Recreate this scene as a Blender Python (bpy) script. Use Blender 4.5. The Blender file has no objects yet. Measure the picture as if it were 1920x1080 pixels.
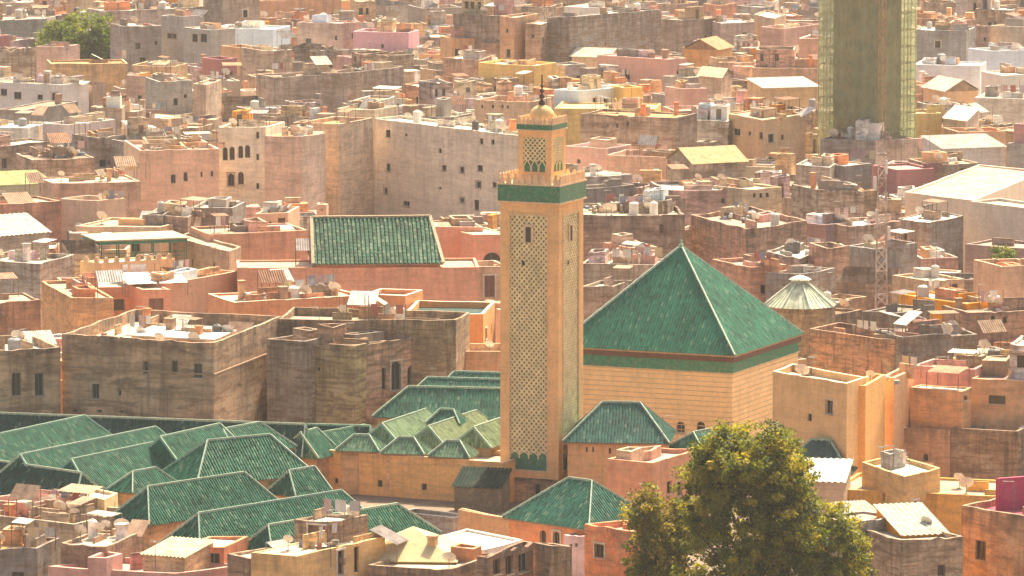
import bpy, math, random
import numpy as np
from mathutils import Vector

random.seed(7)
RNG = np.random.default_rng(7)
R = math.radians

# ------------------------------------------------------------------ camera, sky, sun, exposure
FPX, PITCH, CAMH = 11310.0, R(6.8), 74.7
scene = bpy.context.scene
cam_d = bpy.data.cameras.new('camera')
cam_d.sensor_width = 36.0
cam_d.lens = 36.0 * FPX / 1920.0
cam_d.clip_start, cam_d.clip_end = 1.0, 9000.0
cam = bpy.data.objects.new('camera', cam_d)
scene.collection.objects.link(cam)
cam.location = (0, 0, CAMH)
cam.rotation_euler = (R(90) - PITCH, 0, 0)
scene.camera = cam

SUN_AZ, SUN_EL = R(70), R(49)          # azimuth from +x towards +y (ahead and to the right of the camera)
world = bpy.data.worlds.new('World')
scene.world = world
world.use_nodes = True
wn = world.node_tree
for n in list(wn.nodes): wn.nodes.remove(n)
sky = wn.nodes.new('ShaderNodeTexSky')
sky.sky_type = 'NISHITA'
sky.sun_disc = False
sky.sun_elevation = SUN_EL
sky.sun_rotation = R(90) - SUN_AZ
sky.air_density = 1.0
sky.dust_density = 6.0
sky.ozone_density = 0.3
bg = wn.nodes.new('ShaderNodeBackground')
bg.inputs['Strength'].default_value = 0.1
wo = wn.nodes.new('ShaderNodeOutputWorld')
wn.links.new(sky.outputs[0], bg.inputs[0])
wn.links.new(bg.outputs[0], wo.inputs[0])

sun_d = bpy.data.lights.new('sun', 'SUN')
sun_d.energy = 4.1
sun_d.angle = R(0.6)
sun_d.color = (1.0, 0.89, 0.72)
sun = bpy.data.objects.new('sun', sun_d)
scene.collection.objects.link(sun)
sdir = Vector((math.cos(SUN_EL) * math.cos(SUN_AZ), math.cos(SUN_EL) * math.sin(SUN_AZ), math.sin(SUN_EL)))
sun.rotation_euler = sdir.to_track_quat('Z', 'Y').to_euler()
sun.location = (100, 500, 200)

vs = scene.view_settings
vs.view_transform = 'Standard'
vs.look = 'None'
vs.gamma = 1.0
vs.use_curve_mapping = False
vs.exposure = 1.45
vs.use_white_balance = True
vs.white_balance_temperature = 7100
vs.white_balance_tint = 8
scene.render.engine = 'CYCLES'
scene.cycles.use_denoising = True
scene.cycles.max_bounces = 7
scene.cycles.diffuse_bounces = 4
scene.cycles.glossy_bounces = 2
scene.cycles.transparent_max_bounces = 10
scene.cycles.volume_bounces = 1

# ------------------------------------------------------------------ picture geometry helpers
CP, SP = math.cos(PITCH), math.sin(PITCH)
def ray(px, py):
    x = (px - 960) / FPX; v = -(py - 540) / FPX
    return Vector((x, CP + v * SP, -SP + v * CP))
def onz(px, py, z):
    d = ray(px, py); t = (z - CAMH) / d.z
    return Vector((d.x * t, d.y * t, z))
def onY(px, py, Y):
    d = ray(px, py); t = Y / d.y
    return Vector((d.x * t, Y, CAMH + d.z * t))
def project(p):
    rel = (p[0], p[1], p[2] - CAMH)
    f = rel[1] * CP - rel[2] * SP; u = rel[1] * SP + rel[2] * CP
    return 960 + FPX * rel[0] / f, 540 - FPX * u / f, f
def onwall(px, py, A, B):
    """pixel ray met with the upright plane through A and B -> (u, z)"""
    d = ray(px, py); ex, ey = B.x - A.x, B.y - A.y
    L = math.hypot(ex, ey); nx, ny = -ey / L, ex / L
    t = (A.x * nx + A.y * ny) / (d.x * nx + d.y * ny)
    X, Yq = d.x * t, d.y * t
    return ((X - A.x) * ex + (Yq - A.y) * ey) / L, CAMH + d.z * t

# ------------------------------------------------------------------ materials
def new_mat(name):
    m = bpy.data.materials.new(name); m.use_nodes = True
    nt = m.node_tree
    for n in list(nt.nodes): nt.nodes.remove(n)
    out = nt.nodes.new('ShaderNodeOutputMaterial')
    b = nt.nodes.new('ShaderNodeBsdfPrincipled')
    nt.links.new(b.outputs[0], out.inputs[0])
    return m, nt, b, out
class NB:
    def __init__(s, nt): s.nt = nt
    def n(s, t, **k):
        n = s.nt.nodes.new(t)
        for a, v in k.items(): setattr(n, a, v)
        return n
    def l(s, a, b): s.nt.links.new(a, b)
    rnd = False
    def pos(s, scale, off=(0, 0, 0)):
        g = s.n('ShaderNodeNewGeometry'); m = s.n('ShaderNodeMapping')
        m.inputs['Scale'].default_value = scale; m.inputs['Location'].default_value = off
        v = g.outputs['Position']
        if s.rnd:
            oi = s.n('ShaderNodeObjectInfo'); vm = s.n('ShaderNodeVectorMath', operation='SCALE')
            s.l(v, vm.inputs[0]); s.l(s.mr(oi.outputs['Random'], 0, 1, .65, 1.7), vm.inputs['Scale']); v = vm.outputs[0]
        s.l(v, m.inputs['Vector']); return m.outputs[0]
    def noise(s, vec, scale=1, detail=4, rough=.55):
        n = s.n('ShaderNodeTexNoise'); n.inputs['Scale'].default_value = scale
        n.inputs['Detail'].default_value = detail; n.inputs['Roughness'].default_value = rough
        if vec is not None: s.l(vec, n.inputs['Vector'])
        return n.outputs[0]
    def mr(s, v, a, b, c, d):
        n = s.n('ShaderNodeMapRange'); s.l(v, n.inputs[0])
        for i, x in enumerate((a, b, c, d)): n.inputs[i + 1].default_value = x
        return n.outputs[0]
    def math(s, op, a, b):
        n = s.n('ShaderNodeMath', operation=op)
        for i, x in enumerate((a, b)):
            if isinstance(x, (int, float)): n.inputs[i].default_value = x
            else: s.l(x, n.inputs[i])
        return n.outputs[0]
    def mix(s, f, a, b, blend='MIX'):
        n = s.n('ShaderNodeMixRGB', blend_type=blend)
        for i, x in enumerate((f, a, b)):
            if isinstance(x, (int, float)): n.inputs[i].default_value = x
            elif isinstance(x, tuple): n.inputs[i].default_value = (*x, 1) if len(x) == 3 else x
            else: s.l(x, n.inputs[i])
        return n.outputs[0]
    def grey(s, v):
        n = s.n('ShaderNodeCombineXYZ')
        for i in range(3): s.l(v, n.inputs[i])
        return n.outputs[0]
    def attr(s, name='col'):
        return s.n('ShaderNodeAttribute', attribute_name=name)
    def bump(s, h, strength, dist):
        b = s.n('ShaderNodeBump'); b.inputs['Strength'].default_value = strength
        b.inputs['Distance'].default_value = dist; s.l(h, b.inputs['Height']); return b.outputs[0]

def mat_plaster():
    m, nt, b, _ = new_mat('lime_plaster'); k = NB(nt); k.rnd = True
    a = k.attr(); col, wear = a.outputs['Color'], k.math('MINIMUM', k.math('MULTIPLY', a.outputs['Alpha'], 1.25), 1.0)
    patch = k.mr(k.noise(k.pos((.3, .3, .4)), 1, 7, .66), .3, .7, .7, 1.22)
    hs = k.n('ShaderNodeHueSaturation'); hs.inputs['Saturation'].default_value = 1.16; hs.inputs['Value'].default_value = 1.3; k.l(col, hs.inputs['Color'])
    c = k.mix(k.mr(wear, 0, .6, .25, 1), hs.outputs[0], k.grey(patch), 'MULTIPLY')
    # washed-out repairs
    rep = k.mr(k.noise(k.pos((.3, .3, .34), (40, 7, 3)), 1, 3, .5), .56, .6, 0, .35)
    c = k.mix(k.math('MULTIPLY', rep, wear), c, (.46, .36, .27))
    # exposed rammed earth
    lay = k.noise(k.pos((.25, .25, 3.2)), 1, 4, .6)
    earth = k.mix(k.mr(lay, .35, .65, 0, 1), (.21, .125, .075), (.40, .27, .17))
    peel = k.mr(k.noise(k.pos((.34, .34, 1.3), (11, 3, 5)), 1, 8, .68), .49, .6, 0, 1)
    c = k.mix(k.math('MULTIPLY', peel, k.mr(wear, .15, .75, 0, .95)), c, earth)
    pale = k.mr(k.noise(k.pos((.6, .6, .5), (71, 33, 15)), 1, 8, .68), .56, .6, 0, .7)
    c = k.mix(k.math('MULTIPLY', pale, wear), c, (.56, .43, .30))
    # courses
    c = k.mix(k.math('MULTIPLY', k.mr(lay, .5, .62, 0, .6), wear), c, (.16, .105, .075))
    # rain streaks and soot
    st = k.noise(k.pos((1.7, 1.7, .11)), 1, 4, .62)
    c = k.mix(k.math('MULTIPLY', k.mr(st, .53, .7, 0, .85), k.mr(wear, 0, 1, .08, .8)), c, (.12, .085, .06))
    blot = k.mr(k.noise(k.pos((.55, .55, .75), (3, 90, 1)), 1, 7, .68), .56, .7, 0, .8)
    c = k.mix(k.math('MULTIPLY', blot, k.mr(wear, .2, 1, .0, .8)), c, (.14, .10, .075))
    tc = k.n('ShaderNodeTexCoord'); sx = k.n('ShaderNodeSeparateXYZ'); k.l(tc.outputs['Generated'], sx.inputs[0])
    drip = k.math('MULTIPLY', k.mr(sx.outputs[2], .66, .99, 0, 1), k.mr(k.noise(k.pos((.9, .9, .16), (8, 8, 8)), 1, 6, .7), .4, .62, 0, .9))
    c = k.mix(k.math('MULTIPLY', drip, k.mr(wear, .05, .6, .05, .9)), c, (.1, .08, .065))
    fine = k.mr(k.noise(k.pos((3, 3, 3)), 1, 6, .75), .3, .7, .74, 1.2)
    c = k.mix(k.mr(wear, 0, .6, .45, 1), c, k.grey(fine), 'MULTIPLY')
    k.l(c, b.inputs['Base Color']); b.inputs['Roughness'].default_value = .93
    b.inputs['Specular IOR Level'].default_value = .15
    k.l(k.bump(k.noise(k.pos((2.5, 2.5, 3.5)), 1, 6, .7), .5, .12), b.inputs['Normal'])
    return m
def mat_roof():
    m, nt, b, _ = new_mat('flat_roof_screed'); k = NB(nt)
    a = k.attr(); col = a.outputs['Color']
    patch = k.mr(k.noise(k.pos((.5, .5, .5)), 1, 7, .66), .3, .7, .5, .95)
    c = k.mix(1.0, col, k.grey(patch), 'MULTIPLY')
    d = k.mr(k.noise(k.pos((1.1, 1.1, 1), (5, 0, 2)), 1, 6, .7), .55, .68, 0, .6)
    c = k.mix(d, c, (.22, .17, .125))
    k.l(c, b.inputs['Base Color']); b.inputs['Roughness'].default_value = .95
    b.inputs['Specular IOR Level'].default_value = .15
    return m
def mat_plain(name, rough=.8, metal=0.0, var=.25, sc=2.0, spec=.3, dirt=.25):
    m, nt, b, _ = new_mat(name); k = NB(nt)
    a = k.attr()
    p = k.mr(k.noise(k.pos((sc, sc, sc)), 1, 5, .65), .3, .7, 1 - var, 1 + var * .6)
    c = k.mix(1.0, a.outputs['Color'], k.grey(p), 'MULTIPLY')
    d = k.mr(k.noise(k.pos((sc * .6, sc * .6, sc * .25), (9, 4, 1)), 1, 6, .7), .54, .7, 0, dirt)
    c = k.mix(d, c, (.2, .15, .11))
    k.l(c, b.inputs['Base Color']); b.inputs['Roughness'].default_value = rough
    b.inputs['Metallic'].default_value = metal; b.inputs['Specular IOR Level'].default_value = spec
    return m
def mat_tile():
    m, nt, b, _ = new_mat('glazed_green_tile'); k = NB(nt)
    a = k.attr()
    p = k.mr(k.noise(k.pos((.35, .35, .5)), 1, 5, .6), .3, .72, .72, 1.25)
    c = k.mix(1.0, a.outputs['Color'], k.grey(p), 'MULTIPLY')
    c = k.mix(1.0, c, (1.0, 1.05, 1.1), 'MULTIPLY')
    d = k.mr(k.noise(k.pos((3.2, 3.2, 3.2)), 1, 5, .75), .52, .74, 0, .26)
    c = k.mix(d, c, (.14, .22, .13))
    c = k.mix(k.mr(k.noise(k.pos((2.4, 2.4, 2.4), (5, 5, 5)), 1, 5, .75), .55, .75, 0, .5), c, (.02, .05, .035))
    k.l(c, b.inputs['Base Color'])
    k.l(k.mr(k.noise(k.pos((5, 5, 5)), 1, 2, .5), .3, .7, .45, .75), b.inputs['Roughness'])
    k.l(a.outputs['Alpha'], b.inputs['Specular IOR Level'])
    return m
def mat_glass():
    m, nt, b, _ = new_mat('dark_window_glass'); k = NB(nt)
    a = k.attr()
    k.l(a.outputs['Color'], b.inputs['Base Color']); b.inputs['Roughness'].default_value = .25
    return m
def mat_leaf():
    m, nt, b, out = new_mat('tree_leaf'); k = NB(nt)
    a = k.attr()
    b.inputs['Roughness'].default_value = .55; b.inputs['Specular IOR Level'].default_value = .3
    k.l(a.outputs['Color'], b.inputs['Base Color'])
    tr = k.n('ShaderNodeBsdfTranslucent')
    k.l(k.mix(1.0, a.outputs['Color'], (1.5, 1.35, .55), 'MULTIPLY'), tr.inputs[0])
    mx = k.n('ShaderNodeMixShader'); mx.inputs[0].default_value = .5
    k.l(b.outputs[0], mx.inputs[1]); k.l(tr.outputs[0], mx.inputs[2]); k.l(mx.outputs[0], out.inputs[0])
    return m
def mat_net():
    m, nt, b, out = new_mat('green_debris_net'); k = NB(nt)
    b.inputs['Roughness'].default_value = .9
    c = k.mix(k.mr(k.noise(k.pos((.3, .3, .5)), 1, 4, .6), .35, .65, 0, 1), (.36, .45, .26), (.52, .56, .32))
    k.l(c, b.inputs['Base Color'])
    tl = k.n('ShaderNodeBsdfTranslucent'); k.l(c, tl.inputs[0]); m2 = k.n('ShaderNodeMixShader'); m2.inputs[0].default_value = .55; k.l(b.outputs[0], m2.inputs[1]); k.l(tl.outputs[0], m2.inputs[2])
    t = k.n('ShaderNodeBsdfTransparent'); mx = k.n('ShaderNodeMixShader')
    k.l(k.mr(k.noise(k.pos((.8, .8, .35), (2, 2, 2)), 1, 5, .65), .3, .7, .38, .66), mx.inputs[0])
    k.l(t.outputs[0], mx.inputs[1]); k.l(m2.outputs[0], mx.inputs[2]); k.l(mx.outputs[0], out.inputs[0])
    return m
def mat_mosaic():
    m, nt, b, _ = new_mat('glazed_mosaic'); k = NB(nt)
    a = k.attr()
    v = k.n('ShaderNodeTexVoronoi'); v.inputs['Scale'].default_value = 7.0
    k.l(k.pos((1, 1, 1)), v.inputs['Vector'])
    sep = k.n('ShaderNodeSeparateColor'); k.l(v.outputs['Color'], sep.inputs[0])
    c = k.mix(1.0, a.outputs['Color'], k.grey(k.mr(sep.outputs[0], 0, 1, .8, 1.2)), 'MULTIPLY')
    c = k.mix(k.mr(sep.outputs[1], .8, .86, 0, .25), c, (.42, .33, .16))
    k.l(c, b.inputs['Base Color']); b.inputs['Roughness'].default_value = .4
    return m
MAT = dict(plaster=mat_plaster(), roof=mat_roof(), tile=mat_tile(), glass=mat_glass(), leaf=mat_leaf(), net=mat_net(), mosaic=mat_mosaic(),
           paint=mat_plain('painted_wood', .7), metal=mat_plain('corrugated_metal', .8, 0, .4, 1.4, .08, .55),
           cloth=mat_plain('canvas_cloth', .95, 0, .22, 1.0, .1, .2), white=mat_plain('weathered_white_enamel', .6, 0, .15, 3, .3, .2),
           bark=mat_plain('bark', .95, 0, .4, 4, .1, .3), stone=mat_plain('moulded_stucco', .9, 0, .22, 1.3, .15, .3),
           junk=mat_plain('salvage', .85, 0, .5, 3, .2, .5), tilecap=mat_plain('mortared_ridge', .8, 0, .3, 3, .2, .35))

PAL = dict(sal=(.68, .31, .19), org=(.68, .32, .11), pch=(.62, .385, .235), crm=(.66, .50, .32), bei=(.50, .385, .275), brn=(.37, .255, .18),
           gry=(.36, .315, .28), dgr=(.235, .205, .185), wht=(.74, .68, .60), pnk=(.58, .34, .29), yel=(.72, .47, .15), blu=(.60, .67, .70),
           red=(.27, .06, .07), lil=(.56, .42, .42), grn=(.3, .34, .24), mag=(.36, .09, .14))
ROOFC = dict(crm=(.70, .58, .43), wht=(.80, .76, .68), bei=(.54, .42, .31), gry=(.42, .37, .32), brn=(.38, .27, .19), pnk=(.62, .42, .36), org=(.6, .33, .16), red=(.42, .09, .14))

# ------------------------------------------------------------------ mesh collecting
COL = scene.collection
class MB:
    def __init__(s): s.v = []; s.f = []; s.c = []
    def face(s, pts, col):
        i = len(s.v); s.v.extend([tuple(p) for p in pts]); s.f.append(tuple(range(i, i + len(pts))))
        s.c.append(col if len(col) == 4 else (*col, 0.3))
    def box(s, c, size, col, rz=0.0, ax=None):
        hx, hy, hz = size[0] / 2, size[1] / 2, size[2] / 2
        if ax is None:
            ca, sa = math.cos(rz), math.sin(rz); ax = (Vector((ca, sa, 0)), Vector((-sa, ca, 0)), Vector((0, 0, 1)))
        c = Vector(c)
        P = [c + ax[0] * (x * hx) + ax[1] * (y * hy) + ax[2] * (z * hz) for z in (-1, 1) for y in (-1, 1) for x in (-1, 1)]
        for q in ((0, 2, 3, 1), (4, 5, 7, 6), (0, 1, 5, 4), (2, 6, 7, 3), (0, 4, 6, 2), (1, 3, 7, 5)): s.face([P[i] for i in q], col)
    def bar(s, a, b, w, col, h=None):
        a, b = Vector(a), Vector(b); d = b - a; L = d.length
        if L < 1e-5: return
        d /= L; up = Vector((0, 0, 1)) if abs(d.z) < .95 else Vector((1, 0, 0))
        y = up.cross(d).normalized(); z = d.cross(y)
        s.box((a + b) / 2, (L, w, h or w), col, ax=(d, y, z))
    def tube(s, a, b, r0, r1, col, n=8, cap=True):
        a, b = Vector(a), Vector(b); d = (b - a).normalized(); up = Vector((0, 0, 1)) if abs(d.z) < .95 else Vector((1, 0, 0))
        y = up.cross(d).normalized(); z = d.cross(y)
        ra = [a + (y * math.cos(t) + z * math.sin(t)) * r0 for t in [2 * math.pi * i / n for i in range(n)]]
        rb = [b + (y * math.cos(t) + z * math.sin(t)) * r1 for t in [2 * math.pi * i / n for i in range(n)]]
        for i in range(n): j = (i + 1) % n; s.face([ra[i], ra[j], rb[j], rb[i]], col)
        if cap: s.face(rb, col); s.face(ra[::-1], col)
    def lathe(s, c, prof, col, n=14):
        c = Vector(c)
        for (r0, z0), (r1, z1) in zip(prof, prof[1:]):
            for i in range(n):
                t0, t1 = 2 * math.pi * i / n, 2 * math.pi * (i + 1) / n
                p = lambda r, z, t: c + Vector((r * math.cos(t), r * math.sin(t), z))
                q = [p(r0, z0, t0), p(r0, z0, t1), p(r1, z1, t1), p(r1, z1, t0)]
                if r1 < 1e-4: q = q[:3]
                elif r0 < 1e-4: q = [q[0], q[2], q[3]]
                s.face(q, col)
    def mesh(s, name, org=(0, 0, 0)):
        me = bpy.data.meshes.new(name)
        o = np.array(org, dtype=np.float64)
        V = np.array(s.v, dtype=np.float64) - o
        me.from_pydata(V.tolist(), [], s.f)
        at = me.attributes.new('col', 'FLOAT_COLOR', 'FACE')
        at.data.foreach_set('color', np.array(s.c, dtype=np.float32).ravel())
        return me
    def build(s, name, mat, parent=None, org=None, smooth=False):
        if not s.f: return None
        if org is None: org = parent.matrix_basis.translation if parent is not None and parent.type == 'EMPTY' else (0, 0, 0)
        me = s.mesh(name, org); me.materials.append(MAT[mat] if isinstance(mat, str) else mat)
        if smooth: me.shade_smooth()
        o = bpy.data.objects.new(name, me); COL.objects.link(o)
        if parent is not None: o.parent = parent
        return o
def thing(name, label, cat, loc, group=None, rz=0.0):
    o = bpy.data.objects.new(name, None); COL.objects.link(o)
    o.location = loc; o.rotation_euler = (0, 0, rz); o.empty_display_size = .5
    o['label'] = label; o['category'] = cat
    if group: o['group'] = group
    return o
def tag(o, label, cat, group=None):
    o['label'] = label; o['category'] = cat
    if group: o['group'] = group
    return o
def jit(c, a=.08, wear=None):
    k = 1 + random.uniform(-a, a)
    t = tuple(max(0, min(.9, x * k * (1 + random.uniform(-a, a) * .35))) for x in c[:3])
    return (*t, wear if wear is not None else (c[3] if len(c) == 4 else .3))

# ------------------------------------------------------------------ ground
g = MB(); g.face([(-1900, -60, 0), (1900, -60, 0), (1900, 3300, 0), (-1900, 3300, 0)], (.3, .22, .16))
ground = g.build('ground', 'roof'); ground['kind'] = 'structure'

# ------------------------------------------------------------------ houses
HOUSES = []          # dict(poly, zroof, ztop, root, ...)
KEEP = np.zeros((136, 240), np.float32)     # what must stay in view: distance of the visible front, 8 px cells
def keep(x0, y0, x1, y1, Y):
    a, b = max(0, int(x0 // 8)), min(240, int(math.ceil(x1 / 8))); c, d = max(0, int(y0 // 8)), min(136, int(math.ceil(y1 / 8)))
    if a < b and c < d: KEEP[c:d, a:b] = np.maximum(KEEP[c:d, a:b], Y)

def wall_face(mb, A, B, za, zb, z0, holes, col, inward, jitter=0.0, rd=.22, tops=None):
    """an upright wall face with real openings and reveals; holes (u0,u1,v0,v1,arched)"""
    ex = Vector((B.x - A.x, B.y - A.y, 0)); L = ex.length; ex /= L
    us = {0.0, L}
    nj = max(1, int(L / 2.2))
    for i in range(1, nj): us.add(L * i / nj)
    for h in holes: us.add(h[0]); us.add(h[1])
    us = sorted(us)
    vs_ = {z0}
    for h in holes: vs_.add(h[2]); vs_.add(h[3])
    vs_ = sorted(vs_)
    top = {}
    for u in us:
        t = za + (zb - za) * u / L
        if 0 < u < L and jitter: t += random.uniform(-jitter, jitter * .5)
        top[u] = t
    P = lambda u, z: (A.x + ex.x * u, A.y + ex.y * u, z)
    for i in range(len(us) - 1):
        a, b = us[i], us[i + 1]
        for j in range(len(vs_)):
            lo = vs_[j]
            if j + 1 < len(vs_):
                hi = vs_[j + 1]
                um, vm = (a + b) / 2, (lo + hi) / 2
                if any(h[0] < um < h[1] and h[2] < vm < h[3] for h in holes): continue
                mb.face([P(a, lo), P(b, lo), P(b, hi), P(a, hi)], col)
            else:
                mb.face([P(a, lo), P(b, lo), P(b, top[b]), P(a, top[a])], col)
    I = inward * rd
    Q = lambda u, z: (A.x + ex.x * u + I.x, A.y + ex.y * u + I.y, z)
    for h in holes:
        a, b, lo, hi = h[:4]
        if len(h) > 4 and h[4]:
            r = (b - a) / 2; cu = (a + b) / 2; cv = hi - r
            pts = [(cu - r * math.cos(t), cv + r * math.sin(t)) for t in [math.pi * i / 10 for i in range(11)]]
            mb.face([P(a, hi)] + [P(*q) for q in pts[5::-1]][0:6], col)
            mb.face([P(b, hi)] + [P(*q) for q in pts[10:4:-1]], col)
            for q, w in zip(pts, pts[1:]): mb.face([P(*q), P(*w), Q(*w), Q(*q)], col)
            mb.face([P(a, lo), P(a, cv), Q(a, cv), Q(a, lo)], col); mb.face([P(b, cv), P(b, lo), Q(b, lo), Q(b, cv)], col)
            mb.face([P(b, lo), P(a, lo), Q(a, lo), Q(b, lo)], col)
        else:
            for (q, w) in (((a, lo), (a, hi)), ((a, hi), (b, hi)), ((b, hi), (b, lo)), ((b, lo), (a, lo))):
                mb.face([P(*q), P(*w), Q(*w), Q(*q)], col)
    return us, top

def add_window(root, A, B, inward, h, big, kind='window'):
    ex = Vector((B.x - A.x, B.y - A.y, 0)).normalized()
    a, b, lo, hi = h[:4]
    def P(u, z, d): return Vector((A.x + ex.x * u, A.y + ex.y * u, z)) + inward * d
    ax = (ex, inward, Vector((0, 0, 1)))
    m = MB(); w = b - a; t = hi - lo
    fc = random.choice(((.2, .13, .08), (.12, .09, .07), (.3, .22, .15), (.12, .2, .19), (.36, .33, .28)))
    m.box(P(a + .035, (lo + hi) / 2, .17), (.07, .06, t), fc, ax=ax); m.box(P(b - .035, (lo + hi) / 2, .17), (.07, .06, t), fc, ax=ax)
    m.box(P((a + b) / 2, hi - .035, .172), (w - .14, .06, .07), fc, ax=ax); m.box(P((a + b) / 2, lo + .035, .172), (w - .14, .06, .07), fc, ax=ax)
    if big and w > .5:
        m.box(P((a + b) / 2, (lo + hi) / 2, .174), (.05, .05, t - .14), fc, ax=ax)
    if big and random.random() < .45:
        tc_ = jit(random.choice(((.62, .48, .34), (.5, .36, .25), (.68, .6, .5))), .1)
        for s_ in (-1, 1): m.box(P((a + b) / 2 + s_ * (w / 2 + .06), (lo + hi) / 2, -.02), (.12, .06, t + .1), tc_, ax=ax)
        m.box(P((a + b) / 2, hi + .1, -.03), (w + .34, .1, .12), tc_, ax=ax)
    if kind == 'door':
        m.box(P((a + b) / 2, (lo + hi) / 2, .215), (w - .14, .03, t - .14), jit((.2, .11, .07), .2), ax=ax)
        return m.build('door', 'paint', root)
    f = m.build('window', 'paint', root)
    p = MB(); p.face([P(a, lo, .219), P(b, lo, .219), P(b, hi, .219), P(a, hi, .219)], jit((.02, .019, .02), .3))
    o = p.build('pane', 'glass', None, org=root.matrix_basis.translation); o.parent = f
    if big:
        s = MB(); s.box(P((a + b) / 2, lo - .05, -.03), (w + .24, .16, .08), jit((.5, .4, .3), .15), ax=ax)
        o = s.build('sill', 'stone', None, org=root.matrix_basis.translation); o.parent = f
    return f

def corrugated(mb, A, B, C, D, col, pitch=.32, amp=.05, cam_n=1):
    """ribbed sheet; A,B the front edge, D,C the back edge"""
    n = max(4, int((B - A).length / pitch)); k = 4
    N = (B - A).cross(D - A).normalized()
    if N.z < 0: N = -N
    prev = None
    for i in range(n * k + 1):
        t = i / (n * k); o = N * (amp * math.sin(2 * math.pi * i / k))
        a, d = A.lerp(B, t) + o, D.lerp(C, t) + o
        if prev:
            c = jit(col, .05); mb.face([prev[0], a, d, prev[1]], c)
        prev = (a, d)

def inset(poly, d):
    n = len(poly); out = []
    cx = sum(p.x for p in poly) / n; cy = sum(p.y for p in poly) / n
    for i in range(n):
        p0, p1, p2 = poly[i - 1], poly[i], poly[(i + 1) % n]
        e0 = Vector((p1.x - p0.x, p1.y - p0.y)).normalized(); e1 = Vector((p2.x - p1.x, p2.y - p1.y)).normalized()
        n0 = Vector((-e0.y, e0.x)); n1 = Vector((-e1.y, e1.x))
        if n0.dot(Vector((cx - p1.x, cy - p1.y))) < 0: n0 = -n0
        if n1.dot(Vector((cx - p1.x, cy - p1.y))) < 0: n1 = -n1
        b = n0 + n1; k = d / max(.25, (1 + n0.dot(n1)))
        out.append(Vector((p1.x + b.x * k, p1.y + b.y * k, p1.z)))
    return out

def make_shell(poly, h, z0, col, rcol, opt, holes, ztops=None, wear=.35, mbs=None):
    """walls with parapet + roof slab; returns (wall MB, roof MB, roof z)"""
    w, r = (MB(), MB()) if mbs is None else mbs
    n = len(poly)
    c = Vector((sum(p.x for p in poly) / n, sum(p.y for p in poly) / n, 0))
    colw = (*col[:3], wear)
    pp = opt['pp']
    flat = opt.get('roof', 'flat') == 'flat'
    zt = ztops or ([h + random.uniform(0, .12 + .3 * wear) for _ in range(n)] if flat and not opt.get('true') else [h] * n)
    inn = inset(poly, .26) if flat else None
    inw = []
    for i in range(n):
        A, B = poly[i], poly[(i + 1) % n]
        e = Vector((B.x - A.x, B.y - A.y, 0)).normalized(); nin = Vector((-e.y, e.x, 0))
        if nin.dot(c - Vector((A.x, A.y, 0))) < 0: nin = -nin
        inw.append(nin)
        us, top = wall_face(w, A, B, zt[i], zt[(i + 1) % n], z0, holes.get(i, []), colw, nin, opt.get('jit', .03 + .16 * wear) if flat else 0)
        if flat:
            L = (Vector((B.x - A.x, B.y - A.y))).length
            IA, IB = inn[i], inn[(i + 1) % n]
            capc = opt.get('cap') or tuple(x * .95 + .03 for x in col[:3])
            for a, b in zip(us, us[1:]):
                pa, pb = A.lerp(B, a / L), A.lerp(B, b / L); qa, qb = IA.lerp(IB, a / L), IA.lerp(IB, b / L)
                w.face([(pa.x, pa.y, top[a]), (pb.x, pb.y, top[b]), (qb.x, qb.y, top[b]), (qa.x, qa.y, top[a])], (*capc[:3], wear * .7))
                w.face([(qb.x, qb.y, top[b]), (qa.x, qa.y, top[a]), (qa.x, qa.y, h - pp), (qb.x, qb.y, h - pp)], colw)
    if flat:
        r.face([(p.x, p.y, h - pp) for p in inset(poly, .2)], rcol)
    return w, r, h - pp, inw

WINDOWED = []
def house(h, pts, yb, col='bei', label='', wear=.4, name='house', cat='house', group=None, dep=None, rc=None, w=(), ws=(), d=(), ds=(), z0=0.0, extra=None,
          auto=0, clutter=1.0, register=True, **opt):
    A = onz(*pts[0], h); B = onz(*pts[1], h)
    e = (B - A); e.z = 0
    if len(pts) == 3:
        C = onz(*pts[2], h)
        side = C - B
        if dep: side = side.normalized() * dep
        C = B + side; D = A + side
    else:
        nb = Vector((-e.y, e.x, 0)).normalized()
        if nb.y < 0: nb = -nb
        dep = dep or 8.0
        if abs(e.y) > abs(e.x) * .8: dep = min(dep, 4.0)
        elif abs(e.y) > abs(e.x) * .45: dep = min(dep, 6.0)
        D = A + nb * dep; C = B + nb * dep
    poly = [A, B, C, D]
    if not (w or ws or auto) and cat == 'house' and not any(q in label for q in ('plain', 'low ', 'wall')): auto = random.choice((3, 4, 5, 6))
    return house_poly(poly, h, col, label, wear, name, cat, group, rc, w, ws, d, ds, z0, auto, clutter, yb, opt)

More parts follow.
